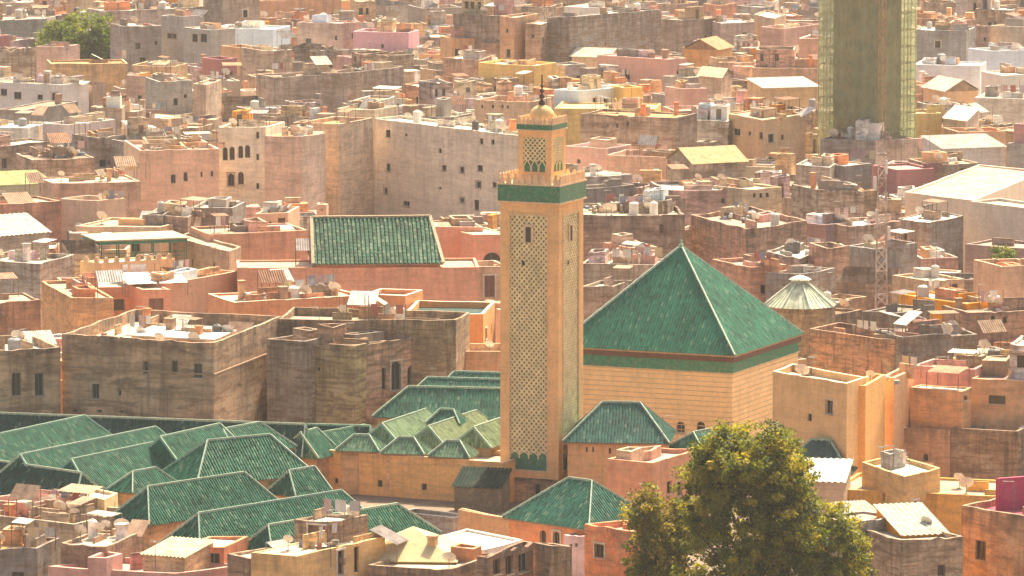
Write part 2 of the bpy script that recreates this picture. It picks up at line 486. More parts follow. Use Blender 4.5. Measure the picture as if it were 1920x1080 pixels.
def house_poly(poly, h, col, label, wear=.4, name='house', cat='house', group=None, rc=None, w=(), ws=(), d=(), ds=(), z0=0.0, auto=0, clutter=1.0, yb=None, opt=None):
    opt = dict(opt or {})
    opt.setdefault('pp', random.choice((.06, .12, .15, .25, .4, .7)))
    A, B, C, D = poly
    c3 = jit(PAL[col] if isinstance(col, str) else col, .06)
    if (A.y + C.y) / 2 > 560: c3 = tuple(x * .7 + y * .3 for x, y in zip(c3[:3], (.47, .425, .375))) + (c3[3],)  # far houses: distance haze mixed into the wall colour
    rcol = jit(ROOFC[rc] if isinstance(rc, str) else (rc or ROOFC[random.choice(('crm', 'bei', 'gry', 'crm', 'wht', 'brn'))]), .1)
    cen = (A + B + C + D) / 4
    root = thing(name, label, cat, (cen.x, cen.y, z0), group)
    holes = {0: [], 1: []}; kinds = {0: [], 1: []}
    def addholes(face, P, Q, lst, kind):
        L = (Vector((Q.x - P.x, Q.y - P.y))).length
        for q in lst:
            u0, z1 = onwall(q[0], q[1], P, Q); u1, zz = onwall(q[2], q[3], P, Q)
            u0, u1 = min(u0, u1), max(u0, u1)
            if u0 < .15 or u1 > L - .15 or z1 > h - .15: continue
            hh = (u0, u1, max(zz, z0 + .2), z1, len(q) > 4)
            if hh[3] - hh[2] < .2: continue
            if any(u0 < k[1] + .12 and u1 > k[0] - .12 and hh[2] < k[3] + .12 and hh[3] > k[2] - .12 for k in holes[face]): continue
            holes[face].append(hh); kinds[face].append(kind)
    addholes(0, A, B, w, 'window'); addholes(0, A, B, d, 'door'); addholes(1, B, C, ws, 'window'); addholes(1, B, C, ds, 'door')
    for k in range(auto):
        face = 0 if random.random() < .65 else 1
        P, Q = (A, B) if face == 0 else (B, C)
        if face == 1 and (Vector((Q.x - P.x, Q.y - P.y)).normalized().y) * 1 < .1 and False: continue
        L = (Vector((Q.x - P.x, Q.y - P.y))).length
        ww = random.choice((.45, .6, .8, .9)); hh = ww * random.uniform(1.0, 1.7)
        if L < ww + 1.2: continue
        u = random.uniform(.5, L - ww - .5); z1 = h - random.choice((1.3, 1.6, 2.1, 4.2, 4.6)) - random.uniform(0, .4)
        if z1 - hh < z0 + .6: continue
        H_ = (u, u + ww, z1 - hh, z1, random.random() < .12)
        if any(H_[0] < q[1] + .3 and H_[1] > q[0] - .3 and H_[2] < q[3] + .3 and H_[3] > q[2] - .3 for q in holes[face]): continue
        holes[face].append(H_); kinds[face].append('window')
    rt = opt.get('roof', 'flat')
    ztops = None
    up = opt.get('up', 1.2)
    if rt == 'mono': ztops = [h, h, h + up, h + up]
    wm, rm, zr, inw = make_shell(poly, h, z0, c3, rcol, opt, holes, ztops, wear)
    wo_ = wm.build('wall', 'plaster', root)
    if rt == 'flat':
        rm.build('roof', 'roof', root)
    elif rt == 'mono':
        m = MB(); n = (D - A).normalized() * .25; e = (B - A).normalized() * .2
        z = Vector((0, 0, up)); o = Vector((0, 0, .07))
        corrugated(m, A - n - e + o, B - n + e + o, C + n + e + z + o, D + n - e + z + o, tuple(x * .82 for x in opt.get('sheet', (.62, .60, .5))), opt.get('pitch', .3))
        m.build('corrugated_roof', 'metal', root)
    elif rt in ('tent', 'gable'):
        m = MB(); apex = (A + B + C + D) / 4 + Vector((0, 0, up)); o = Vector((0, 0, .03)); sc = opt.get('sheet', (.7, .6, .42))
        ex = inset([A, B, C, D], -.3)
        if rt == 'tent':
            for i in range(4): m.face([ex[i] + o, ex[(i + 1) % 4] + o, apex], jit(sc, .05))
        else:
            r0, r1 = (ex[0] + ex[3]) / 2 + Vector((0, 0, up)), (ex[1] + ex[2]) / 2 + Vector((0, 0, up))
            if opt.get('axis'): r0, r1 = (ex[0] + ex[1]) / 2 + Vector((0, 0, up)), (ex[3] + ex[2]) / 2 + Vector((0, 0, up))
            if opt.get('axis'):
                m.face([ex[0] + o, r0, r1, ex[3] + o], jit(sc, .05)); m.face([ex[1] + o, ex[2] + o, r1, r0], jit(sc, .05))
                m.face([A, B, (A + B) / 2 + Vector((0, 0, up * .93))], c3); m.face([C, D, (C + D) / 2 + Vector((0, 0, up * .93))], c3)
            else:
                m.face([ex[0] + o, ex[1] + o, r1, r0], jit(sc, .05)); m.face([ex[2] + o, ex[3] + o, r0, r1], jit(sc, .05))
                m.face([A, D, (A + D) / 2 + Vector((0, 0, up * .93))], c3); m.face([B, C, (B + C) / 2 + Vector((0, 0, up * .93))], c3)
        m.c = [tuple(x * (.8 if rt == 'tent' else .66) for x in c_[:3]) + (c_[3],) for c_ in m.c]
        m.build('canopy' if rt == 'tent' else 'pitched_roof', 'cloth' if rt == 'tent' else 'metal', root)
    for face, (P, Q) in ((0, (A, B)), (1, (B, C))):
        for hh, kd in zip(holes[face], kinds[face]):
            add_window(root, P, Q, inw[face], hh, (hh[1] - hh[0]) > .65, kd)
    if opt.get('band'):
        m = MB(); zb_ = h - opt['band']
        for i in (0, 1):
            P, Q = poly[i], poly[(i + 1) % 4]; n = inw[i]
            m.bar(Vector((P.x, P.y, zb_)) - n * .05, Vector((Q.x, Q.y, zb_)) - n * .05, .14, tuple(x * .8 for x in c3[:3]), .12)
        m.build('string_course', 'stone', root)
    if opt.get('merlons'):
        for i in (0, 1):
            P, Q = poly[i], poly[(i + 1) % 4]; L = (Q - P).length; nn = int(L / 1.05)
            for k in range(nn):
                p = P.lerp(Q, (k + .5) / nn) + inw[i] * .13
                m = MB(); rz = math.atan2((Q - P).y, (Q - P).x)
                m.box((p.x, p.y, h + .18), (.5, .24, .42), c3, rz); m.box((p.x, p.y, h + .47), (.26, .22, .2), c3, rz)
                m.build('merlon', 'stone', root)
    if cat == 'wall': root['kind'] = 'thing'
    HOUSES.append(dict(poly=poly, z=zr if rt == 'flat' else None, h=h, root=root, col=col, clutter=clutter if rt == 'flat' else 0, c3=c3, par=opt['pp'], explicit=yb is not None, label=label))
    if yb is not None:
        q = [project(p) for p in poly]
        xs = [p[0] for p in q]; ys = [p[1] for p in q]
        keep(min(xs) + 2, min(ys), max(xs) - 2, yb, max(p[2] for p in q[:2]))
    return root

# ------------------------------------------------------------------ tiled halls
def tile_slope(mb, O, U, V, L, S, inL, inR, base, pitch=.25, seg=.42, dusty=.06, rib=None, sp=.05):
    N = U.cross(V).normalized()
    def vmax(u):
        k = 1.0
        if inL > .01: k = min(k, u / inL)
        if inR > .01: k = min(k, (L - u) / inR)
        return S * max(0, k)
    P = lambda u, v, n: O + U * u + V * v + N * n
    dark = tuple(x * .8 for x in base)
    if inL + inR >= L - .05: mb.face([P(0, 0, 0), P(L, 0, 0), P(inL, S, 0)], dark)
    else: mb.face([P(0, 0, 0), P(L, 0, 0), P(L - inR, S, 0), P(inL, S, 0)], dark)
    n = max(2, int(L / pitch)); pw = L / n
    for i in range(n):
        u = (i + .5) * pw; vm = min(vmax(u - .09), vmax(u + .09), vmax(u))
        v = -.06
        while v < vm - .02:
            e = min(v + seg * random.uniform(.9, 1.1), vm)
            r = random.random()
            if r < dusty: c = tuple(x * .72 + y * .28 for x, y in zip(base, (.36, .40, .25)))
            elif r < dusty + .12: c = tuple(x * .62 for x in base)
            else: k = random.uniform(.8, 1.25); c = tuple(x * k for x in base)
            c = (*c[:3], sp); j = random.uniform(-.012, .012); hw = pw * .36; t0, t1 = (rib or .06) + j, (rib or .06) * .8 + j
            a = [P(u - hw, v, 0), P(u - hw * .55, v, t0), P(u + hw * .55, v, t0), P(u + hw, v, 0)]
            b = [P(u - hw * .9, e, 0), P(u - hw * .5, e, t1), P(u + hw * .5, e, t1), P(u + hw * .9, e, 0)]
            for q in range(3): mb.face([a[q], a[q + 1], b[q + 1], b[q]], c)
            mb.face([a[3], a[2], a[1], a[0]], c)
            v = e
GREEN = (.028, .135, .078)
def hall(label, a, b, half, rise, h1, h2, name='prayer_hall', cat='hall', wall='pch', base=GREEN, cap=(.36, .46, .35), wear=.3, dusty=.1, z0=0.0, ov=.35, w=(), ws=(), yb=None,
         cornice=None, group=None, pitch=.25, d=None, seg=.42, capw=.10, rib=None, sp=.05):
    """hipped or gabled hall; a, b are the ridge ends"""
    dd = (b - a); Lr = dd.length
    dd = d if d is not None else dd / Lr
    n = Vector((dd.y, -dd.x, 0))
    if n.y > 0: n = -n
    zr = a.z; ze = zr - rise; dz = Vector((0, 0, -rise))
    root = thing(name, label, cat, ((a.x + b.x) / 2, (a.y + b.y) / 2, z0), group)
    t = MB()
    L = Lr + h1 + h2; S = math.hypot(half, rise)
    for s in (n, -n):
        O = a - dd * h1 + s * half + dz; U = dd.copy(); V = (-s * half - dz) / S; i1, i2 = h1, h2
        if U.cross(V).z < 0: O = b + dd * h2 + s * half + dz; U = -U; i1, i2 = h2, h1
        tile_slope(t, O, U, V, L, S, i1, i2, base, pitch, seg, dusty, rib, sp)
    for (p, hh, s) in ((a, h1, -1), (b, h2, 1)):
        if hh > .3:
            S2 = math.hypot(hh, rise); e = p + dd * (s * hh) + dz; V = (p - e) / S2
            U = n.copy(); O = e - n * half
            if U.cross(V).z < 0: O = e + n * half; U = -U
            tile_slope(t, O, U, V, 2 * half, S2, half, half, base, pitch, seg, dusty, rib, sp)
    o = t.build('tile_courses', 'tile', root); o['kind'] = 'stuff'
    up = Vector((0, 0, .06))
    corners = {}
    def cap_(p, q):
        m = MB(); m.bar(p + up, q + up, capw, jit(cap, .1), .2); m.build('ridge_cap', 'tilecap', root)
    if Lr > .3: cap_(a, b)
    for (p, hh, s) in ((a, h1, -1), (b, h2, 1)):
        for sd in (n, -n): cap_(p, p + dd * (s * max(hh, .0)) + sd * half + dz)
    # walls under the eaves
    i1 = min(ov, .35)
    E = [a - dd * (h1 - i1) + n * (half - i1), b + dd * (h2 - i1) + n * (half - i1), b + dd * (h2 - i1) - n * (half - i1), a - dd * (h1 - i1) - n * (half - i1)]
    if E[0].x > E[1].x: E = [E[1], E[0], E[3], E[2]]; sw = True
    else: sw = False
    poly = [Vector((p.x, p.y, ze - .12)) for p in E]
    # start with the corner order A (left, near) B (right, near)
    c3 = jit(PAL[wall] if isinstance(wall, str) else wall, .04)
    holes = {0: [], 1: []}
    for face, lst in ((0, w), (1, ws)):
        P, Q = poly[face], poly[face + 1]
        Lw = (Q - P).length
        for q in lst:
            u0, z1 = onwall(q[0], q[1], P, Q); u1, zz = onwall(q[2], q[3], P, Q); u0, u1 = min(u0, u1), max(u0, u1)
            if u0 > .1 and u1 < Lw - .1 and z1 < ze - .2: holes[face].append((u0, u1, max(zz, z0 + .1), z1, len(q) > 4))
    wm, rm, zz, inw = make_shell(poly, ze - .12, z0, c3, c3, dict(roof='none', pp=.1), holes, None, wear)
    if not (h1 > .3):
        lo = Vector((0, 0, -rise - .12)); wm.face([(E[0] if not sw else E[1]) + lo, (E[3] if not sw else E[2]) + lo, a + dd * i1 + Vector((0, 0, -.2))], (*c3[:3], wear))
    if not (h2 > .3):
        lo = Vector((0, 0, -rise - .12)); wm.face([(E[1] if not sw else E[0]) + lo, (E[2] if not sw else E[3]) + lo, b - dd * i1 + Vector((0, 0, -.2))], (*c3[:3], wear))
    wm.build('wall', 'plaster', root)
    for face in (0, 1):
        for hh in holes[face]: add_window(root, poly[face], poly[face + 1], inw[face], hh, hh[1] - hh[0] > .65)
    # eave board
    m = MB(); ee = inset(poly, -i1 * .75)
    for i in range(4):
        p, q = ee[i], ee[(i + 1) % 4]
        m.bar((p.x, p.y, ze - .1), (q.x, q.y, ze - .1), .16, (.34, .2, .12) if cornice is None else cornice, .14)
    m.build('eave_board', 'paint', root)
    full = [a - dd * h1 + n * half, b + dd * h2 + n * half, b + dd * h2 - n * half, a - dd * h1 - n * half]
    HOUSES.append(dict(poly=[Vector((p.x, p.y, ze)) for p in full], z=None, h=zr, root=root, clutter=0, explicit=True, label=label, col='grn'))
    q = [project(p) for p in (a, b, *[Vector((p.x, p.y, ze)) for p in full])]
    keep(min(p[0] for p in q), min(p[1] for p in q), max(p[0] for p in q), yb or max(p[1] for p in q), max(p[2] for p in q))
    return root, poly, ze, inw
def hall_px(label, p1, p2, zr, half, rise, h1, h2, **k):
    return hall(label, onz(*p1, zr), onz(*p2, zr), half, rise, h1, h2, **k)

# ------------------------------------------------------------------ the minaret
def sebka(A, ex, up, nrm, u0, u1, v0, v1, cw, ch, col, t=.085, proud=.07):
    """carved lozenge net: two families of strips clipped to the panel"""
    m = MB()
    k = ch / cw
    for sgn in (1, -1):
        c = -((u1 - u0) * k) - (v1 - v0) if sgn > 0 else 0
        c0 = -(u1 - u0) * k if sgn > 0 else 0.0
        c1 = (v1 - v0) if sgn > 0 else (v1 - v0) + (u1 - u0) * k
        c = math.ceil(c0 / ch) * ch
        while c < c1:
            # v = sgn*k*u + c
            pts = []
            W, T = u1 - u0, v1 - v0
            ua = (0 - c) / (sgn * k); ub = (T - c) / (sgn * k)
            lo, hi = max(0, min(ua, ub)), min(W, max(ua, ub))
            if hi - lo > .05:
                a = A + ex * (u0 + lo) + up * (v0 + sgn * k * lo + c) + nrm * (proud / 2)
                b = A + ex * (u0 + hi) + up * (v0 + sgn * k * hi + c) + nrm * (proud / 2)
                d = (b - a).normalized(); y = nrm.cross(d)
                m.box((a + b) / 2, ((b - a).length, t, proud + (.006 if sgn > 0 else 0)), jit(col, .06), ax=(d, y, nrm))
            c += ch
    # bosses at the crossings
    return m
def minaret():
    th = R(-23.5); ex = Vector((math.cos(th), math.sin(th), 0)); ey = Vector((-ex.y, ex.x, 0)); up = Vector((0, 0, 1))
    W = 5.1
    corner = onz(1047, 946, 0.0)                    # near corner of the shaft, on the ground
    cen = corner - ex * (W / 2) + ey * (W / 2)
    Yf = corner.y
    zpx = lambda y: onY(1047, y, Yf).z
    root = thing('minaret', 'tall square minaret with ochre lozenge panels, green tile bands and small dome', 'minaret', (cen.x, cen.y, 0))
    och = (.72, .455, .26); ochl = (.78, .53, .32); cream = (.82, .66, .37)
    z_pl, z_top = zpx(908), zpx(384)
    # plinth
    P = lambda hw: [cen - ex * hw - ey * hw, cen + ex * hw - ey * hw, cen + ex * hw + ey * hw, cen - ex * hw + ey * hw]
    m = MB(); q = P(W / 2 + .03)
    door = [(3.0, 3.55, .55, 2.0, True)]
    for i in range(4):
        A, B = q[i], q[(i + 1) % 4]; e = (B - A).normalized(); nin = Vector((-e.y, e.x, 0))
        wall_face(m, A, B, z_pl, z_pl, 0, door if i == 0 else [], (*jit((.56, .36, .23), .02)[:3], .55), nin)
    m.build('plinth', 'plaster', root)
    add_window(root, q[0], q[1], ey, door[0], False)
    m = MB(); m2 = P(W / 2 + .07)
    for i in range(4): m.bar(m2[i] + up * z_pl, m2[(i + 1) % 4] + up * z_pl, .12, (.34, .22, .14), .16)
    m.build('plinth_moulding', 'stone', root)
    # shaft: frame with a sunk panel on each face
    zb, zt = zpx(886), zpx(405)                    # panel bottom, top
    inz = .12
    sh = MB()
    q = P(W / 2)
    pu0, pu1 = .82, W - .98
    for i in range(4):
        A, B = q[i], q[(i + 1) % 4]; e = (B - A).normalized(); nin = Vector((-e.y, e.x, 0))
        wall_face(sh, A, B, z_top, z_top, z_pl + .05, [(pu0, pu1, zb, zt)], (*jit(och, .02)[:3], .12), nin, rd=inz)
    sh.build('shaft', 'plaster', root)
    for i in range(4):
        A, B = q[i], q[(i + 1) % 4]; e = (B - A).normalized(); nin = Vector((-e.y, e.x, 0)); nout = -nin
        pm = MB()
        Pt = lambda u, z, dpt: A + e * u + up * z + nin * dpt
        zg = zpx(858)
        pm.face([Pt(pu0, zg, inz), Pt(pu1, zg, inz), Pt(pu1, zt, inz), Pt(pu0, zt, inz)], (.28, .21, .10) if i != 1 else (.25, .25, .16))
        panel = pm.build('mosaic_panel', 'mosaic', root)
        pm = MB(); pm.face([Pt(pu0, zb, inz), Pt(pu1, zb, inz), Pt(pu1, zg + .5, inz - .003), Pt(pu0, zg + .5, inz - .003)], (.025, .17, .1))
        pm.build('green_tile_panel', 'mosaic', root)
        if i in (0, 1):
            A2 = A + nin * inz + up * 0
            lat = sebka(A2, e, up, nout, pu0, pu1, zg + .25, zt, .42, .47, cream, t=.12)
            # lambrequin of pointed arches above the green tiles
            na = 4; aw = (pu1 - pu0) / na
            for k in range(na + 1):
                u = pu0 + k * aw
                lat.box(A2 + e * min(max(u, pu0 + .05), pu1 - .05) + up * (zg - .02) + nout * .04, (.1, .5, .08), cream, ax=(e, up, nout))
            for k in range(na):
                u = pu0 + k * aw
                lat.bar(A2 + e * (u + .03) + up * (zg + .05) + nout * .035, A2 + e * (u + aw / 2) + up * (zg + .42) + nout * .035, .09, cream)
                lat.bar(A2 + e * (u + aw - .03) + up * (zg + .05) + nout * .035, A2 + e * (u + aw / 2) + up * (zg + .42) + nout * .035, .09, cream)
            lat.build('lozenge_lattice', 'stone', root)
            # raised border round the panel
            bm = MB()
            for (ua, va, ub, vb) in ((pu0, zb, pu0, zt), (pu1, zb, pu1, zt), (pu0, zt, pu1, zt), (pu0, zb, pu1, zb)):
                bm.bar(Pt(ua, va, -.0) + nout * .02, Pt(ub, vb, 0) + nout * .02, .1, ochl, .1)
            bm.build('panel_border', 'stone', root)
            # niche window with pale arched frame
            uc = (pu0 + pu1) / 2; z0_, z1_ = zpx(457), zpx(428)
            f = MB()
            for s in (-1, 1): f.box(Pt(uc + s * .34, (z0_ + z1_) / 2, inz - .13), (.2, z1_ - z0_ + .1, .12), (.66, .5, .32), ax=(e, up, nout))
            f.box(Pt(uc, z1_ + .1, inz - .13), (.88, .22, .12), (.66, .5, .32), ax=(e, up, nout))
            fo = f.build('window', 'stone', root)
            g_ = MB(); pts = [Pt(uc - .25, z0_, inz - .12), Pt(uc + .25, z0_, inz - .12)] + [Pt(uc + .25 * math.cos(a), z1_ - .25 + .25 * math.sin(a) * 1.2, inz - .12) for a in [math.pi * j / 8 for j in range(9)]]
            g_.face(pts, (.03, .025, .02)); go = g_.build('pane', 'glass', None, org=(cen.x, cen.y, 0)); go.parent = fo
            # small light slit halfway
            s_ = MB(); s_.box(Pt(uc - .45, zpx(497), inz - .13), (.2, .36, .05), (.04, .03, .02), ax=(e, up, nout)); s_.build('light_slit', 'glass', root)
    # green band and cornice
    zg0, zg1 = z_top, zpx(350)
    def ring(z0, z1, hw, col, name, mat):
        r = MB(); q = P(hw)
        for i in range(4): r.face([q[i] + up * z0, q[(i + 1) % 4] + up * z0, q[(i + 1) % 4] + up * z1, q[i] + up * z1], col)
        r.face([p + up * z1 for p in q], col); r.face([p + up * z0 for p in q[::-1]], col)
        return r.build(name, mat, root)
    ring(zg0, zg0 + .14, W / 2 + .22, ochl, 'cornice', 'stone')
    ring(zg0 + .145, zg1, W / 2 + .16, (.022, .165, .085), 'green_tile_band', 'mosaic')
    ring(zg1 + .003, zg1 + .13, W / 2 + .22, ochl, 'cornice', 'stone')
    # gallery parapet with merlons
    def merlons(hw, z, h, n, wd):
        me = None; q = P(hw)
        for i in range(4):
            A, B = q[i], q[(i + 1) % 4]
            for k in range(n):
                p = A.lerp(B, (k + .5) / n)
                if me is None:
                    mm = MB(); mm.box((0, 0, h * .32), (wd, .16, h * .64), ochl); mm.box((0, 0, h * .78), (wd * .55, .15, h * .36), ochl)
                    mm.face([(-wd * .28, -.075, h * .96), (wd * .28, -.075, h * .96), (0, 0, h * 1.15)], ochl); mm.face([(wd * .28, .075, h * .96), (-wd * .28, .075, h * .96), (0, 0, h * 1.15)], ochl)
                    me = mm.mesh('merlon'); me.materials.append(MAT['stone'])
                o = bpy.data.objects.new('merlon', me); COL.objects.link(o); o.parent = root
                o.location = p + up * z - Vector((cen.x, cen.y, 0)); o.rotation_euler.z = th + i * math.pi / 2
    merlons(W / 2 + .08, zg1 + .13, .72, 9, .42)
    # turret
    tw = 2.9; zt0, zt1 = zg1 + .13, zpx(250)
    t = MB(); q = P(tw / 2)
    pz0, pz1 = zpx(327), zpx(263)
    for i in range(4):
        A, B = q[i], q[(i + 1) % 4]; e = (B - A).normalized(); nin = Vector((-e.y, e.x, 0))
        wall_face(t, A, B, zt1, zt1, zt0, [(.44, tw - .48, pz0, pz1)], (*och, .1), nin, rd=.1)
    t.build('turret', 'plaster', root)
    for i in range(4):
        A, B = q[i], q[(i + 1) % 4]; e = (B - A).normalized(); nin = Vector((-e.y, e.x, 0)); nout = -nin
        pm = MB(); pm.face([A + e * .44 + up * pz0 + nin * .1, A + e * (tw - .48) + up * pz0 + nin * .1, A + e * (tw - .48) + up * pz1 + nin * .1, A + e * .44 + up * pz1 + nin * .1], (.15, .13, .06))
        pm.build('mosaic_panel', 'mosaic', root)
        if i > 1: continue
        zg = pz0 + .85
        lat = sebka(A + nin * .1, e, up, nout, .44, tw - .48, zg, pz1, .4, .42, cream, t=.1)
        lat.build('lozenge_lattice', 'stone', root)
        aw = (tw - .92) / 3
        for k in range(3):
            gm = MB(); u0 = .44 + k * aw + .05; u1 = .44 + (k + 1) * aw - .05; uc = (u0 + u1) / 2
            pts = [A + e * u0 + up * (pz0 + .03), A + e * u1 + up * (pz0 + .03), A + e * u1 + up * (pz0 + .5), A + e * uc + up * (pz0 + .95), A + e * u0 + up * (pz0 + .5)]
            gm.face([p + nin * .02 for p in pts], (.02, .15, .07)); gm.build('green_arch_tile', 'mosaic', root)
            fm = MB()
            for a_, b_ in ((0, 4), (4, 3), (3, 2), (2, 1)): fm.bar(pts[a_] + nin * .03, pts[b_] + nin * .03, .08, cream)
            fm.build('arch_frame', 'stone', root)
    zq = zpx(238)
    ring(zt1, zt1 + .1, tw / 2 + .13, ochl, 'cornice', 'stone')
    ring(zt1 + .103, zq, tw / 2 + .09, (.022, .165, .085), 'green_tile_band', 'mosaic')
    ring(zq + .003, zq + .09, tw / 2 + .13, ochl, 'cornice', 'stone')
    merlons(tw / 2 + .04, zq + .09, .5, 8, .3)
    # dome
    d = MB(); rd = 1.06; zd = zpx(236)
    prof = [(rd, 0), (rd, .35)] + [(rd * math.cos(a), .35 + rd * .98 * math.sin(a)) for a in [math.pi / 2 * j / 10 for j in range(1, 11)]]
    prof[-1] = (0.0, prof[-1][1])
    d.lathe((cen.x, cen.y, zd), prof, (.74, .49, .22, .2), 24); d.build('dome', 'stone', root, smooth=True)
    zt = zd + .35 + rd * .98
    f = MB(); f.tube((cen.x, cen.y, zt - .1), (cen.x, cen.y, zpx(146)), .085, .05, (.05, .035, .025), 8)
    f.build('finial_rod', 'paint', root)
    for k, (yy, r_) in enumerate(((200, .27), (188, .22), (177, .18), (168, .14))):
        b_ = MB(); b_.lathe((cen.x, cen.y, zpx(yy)), [(r_ * math.sin(a), -r_ * math.cos(a)) for a in [math.pi * j / 8 for j in range(9)]], (.07, .05, .03), 10)
        b_.build('finial_ball', 'paint', root, smooth=True)
    HOUSES.append(dict(poly=P(W / 2), z=None, h=30, root=root, clutter=0, explicit=True, label='minaret', col='och'))
    keep(936, 150, 1094, 950, Yf)
minaret()

# great hall with the pyramid roof
def great_hall():
    ap = onz(1277, 462, 17.3); th = R(-23.5)
    d = Vector((math.cos(th), math.sin(th), 0))
    arch = [(1268, 790, 1284, 812, 'a'), (1306, 790, 1322, 812, 'a')]
    r, poly, ze, inw = hall('tall cream hall with steep green pyramid roof beside the minaret', ap - d * .02, ap + d * .02, 8.1, 8.0, 8.1, 8.1, name='great_hall', wall=(.76, .55, .33), base=(.018, .155, .085), sp=.14,
                            wear=.05, w=arch, ws=[], yb=815, d=d, pitch=.27, seg=.45, cap=(.5, .62, .5), dusty=.05, cornice=(.52, .32, .16))
    up = Vector((0, 0, 1))
    for nm, mt, z1, z0, out, col in (('brown_eave_band', 'paint', ze - .18, ze - .62, .22, (.15, .07, .045)), ('green_tile_band', 'mosaic', ze - .62, ze - 1.55, .06, (.03, .20, .11)), ('string_moulding', 'stone', ze - 1.55, ze - 1.68, .1, (.66, .48, .28))):  # topmost band is a dark brown strip under the eaves
        m = MB(); q = inset(poly, -out)
        for i in range(4):
            A, B = q[i], q[(i + 1) % 4]
            m.face([(A.x, A.y, z0), (B.x, B.y, z0), (B.x, B.y, z1), (A.x, A.y, z1)], col)
        m.face([(p.x, p.y, z0) for p in q[::-1]], col); m.face([(p.x, p.y, z1) for p in q], col)
        m.build(nm, mt, r)
    # horizontal courses of the walls
    z = ze - 1.95; k = 0
    while z > .6:
        m = MB(); q = inset(poly, -.012)
        for i in (0, 1):
            A, B = q[i], q[(i + 1) % 4]; m.bar((A.x, A.y, z), (B.x, B.y, z), .05, jit((.68, .48, .28), .06), .06)
        m.build('stucco_course', 'stone', r); z -= .42
    m = MB(); m.lathe((ap.x, ap.y, ap.z), [(.18, -.1), (.22, .15), (.1, .3), (.14, .45), (0, .7)], (.3, .45, .3), 10); m.build('finial', 'tilecap', r)
great_hall()

# long ridged roofs of the mosque at the lower left (ridge ends in picture order)
MG = 'green tiled mosque halls'
LG = (.03, .128, .075)
HALLS = [
 ('long green tiled hall roof at left edge with orange shrub at its foot', (-60, 828), (158, 781), 7.2, 2.9, 2.6, 1.5, 2.0, LG),
 ('green tiled hall with long ridge, second from the brown wall', (38, 854), (292, 802), 6.6, 2.2, 2.0, .8, 1.2, LG),
 ('green tiled hall with long ridge, third from the brown wall', (134, 863), (298, 829), 6.4, 2.8, 2.4, 1.2, .6, LG),
 ('green tiled hall roof running up behind the broad trapezoid roof', (300, 821), (412, 796), 7.0, 3.2, 3.0, .6, .8, LG),
 ('small green tiled roof end rearmost beside the dark lean-to roof', (418, 806), (487, 793), 6.6, 2.2, 2.0, 1.0, 2.0, LG),
 ('broad trapezoid green tiled hall roof with dark hipped end', (389, 827), (506, 816), 7.4, 3.1, 2.9, 2.9, 2.2, (.03, .135, .075)),
 ('small green hipped roof wedged between larger halls', (249, 886), (292, 878), 5.6, 1.3, 1.3, 1.6, 1.3, LG),
 ('large green tiled hall roof with bright hip above the arcade', (277, 914), (458, 887), 6.4, 2.3, 2.4, 2.0, 1.8, LG),
 ('longest green tiled hall roof running towards the ochre block', (372, 964), (640, 921), 6.0, 2.1, 2.2, 1.9, 1.5, LG),
 ('nearest green tiled hall roof behind the brown shack', (503, 986), (745, 946), 5.6, 2.2, 2.2, 1.7, 2.4, LG),
 ('narrow green gabled roof beside orange shrub near the ochre block', (563, 813), (594, 804), 5.0, 1.9, 1.9, .5, .6, LG),
 ('low green tiled roof slope joining the ochre block wall', (600, 813), (684, 798), 4.6, 1.9, 1.8, .4, 1.6, LG),
 ('little green roof tucked against the salmon end wall', (542, 884), (590, 876), 5.2, 1.6, 1.7, 1.0, .2, LG),
 ('sunlit pale green gabled roof, leftmost of three beside minaret', (716, 796), (800, 768), 5.3, 1.75, 1.45, .6, 1.0, (.20, .27, .15)),  # sun glare and dry tile both put into these three paler colours
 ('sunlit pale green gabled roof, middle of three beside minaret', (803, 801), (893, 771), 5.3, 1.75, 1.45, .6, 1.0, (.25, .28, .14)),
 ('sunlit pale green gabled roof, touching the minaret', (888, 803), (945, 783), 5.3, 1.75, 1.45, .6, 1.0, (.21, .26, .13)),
]
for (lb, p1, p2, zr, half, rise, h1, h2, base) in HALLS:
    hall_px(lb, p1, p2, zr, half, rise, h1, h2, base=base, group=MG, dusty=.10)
# slopes turned from the sun: their shade is put into the darker tile colour
hall_px('shaded green tiled roof facing left at the left edge', (-90, 853), (153, 888), 5.9, 2.6, 2.8, 1.0, 1.6, base=(.02, .065, .048), group=MG, dusty=.04)
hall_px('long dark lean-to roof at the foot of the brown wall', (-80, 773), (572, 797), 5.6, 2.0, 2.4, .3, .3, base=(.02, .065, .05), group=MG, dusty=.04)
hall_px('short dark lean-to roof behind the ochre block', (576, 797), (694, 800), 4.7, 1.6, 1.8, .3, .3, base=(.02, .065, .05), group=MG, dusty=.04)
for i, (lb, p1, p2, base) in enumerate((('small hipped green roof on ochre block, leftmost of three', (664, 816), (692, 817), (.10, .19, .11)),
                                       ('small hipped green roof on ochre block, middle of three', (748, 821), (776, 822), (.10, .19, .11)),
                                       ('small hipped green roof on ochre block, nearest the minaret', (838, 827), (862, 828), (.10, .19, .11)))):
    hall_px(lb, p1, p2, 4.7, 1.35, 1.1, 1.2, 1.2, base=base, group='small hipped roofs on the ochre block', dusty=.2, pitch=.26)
hall_px('wide green hipped roof behind pale gables left of minaret', (766, 726), (950, 730), 6.8, 2.6, 2.2, 2.6, .5, base=(.035, .13, .085), group=MG)
hall_px('green roof ridge just behind the wide hipped roof', (802, 709), (950, 713), 7.2, 2.2, 1.6, 1.6, .5, base=(.035, .13, .085), group=MG)
hall_px('rearmost green roof ridge left of the minaret', (852, 698), (950, 701), 7.4, 2.0, 1.4, 1.2, .5, base=(.035, .13, .085), group=MG)
hall_px('small dark roof peeping between pale gables and wide roof', (826, 768), (850, 769), 5.9, 1.2, 1.0, .9, .9, base=(.035, .12, .08), group=MG)
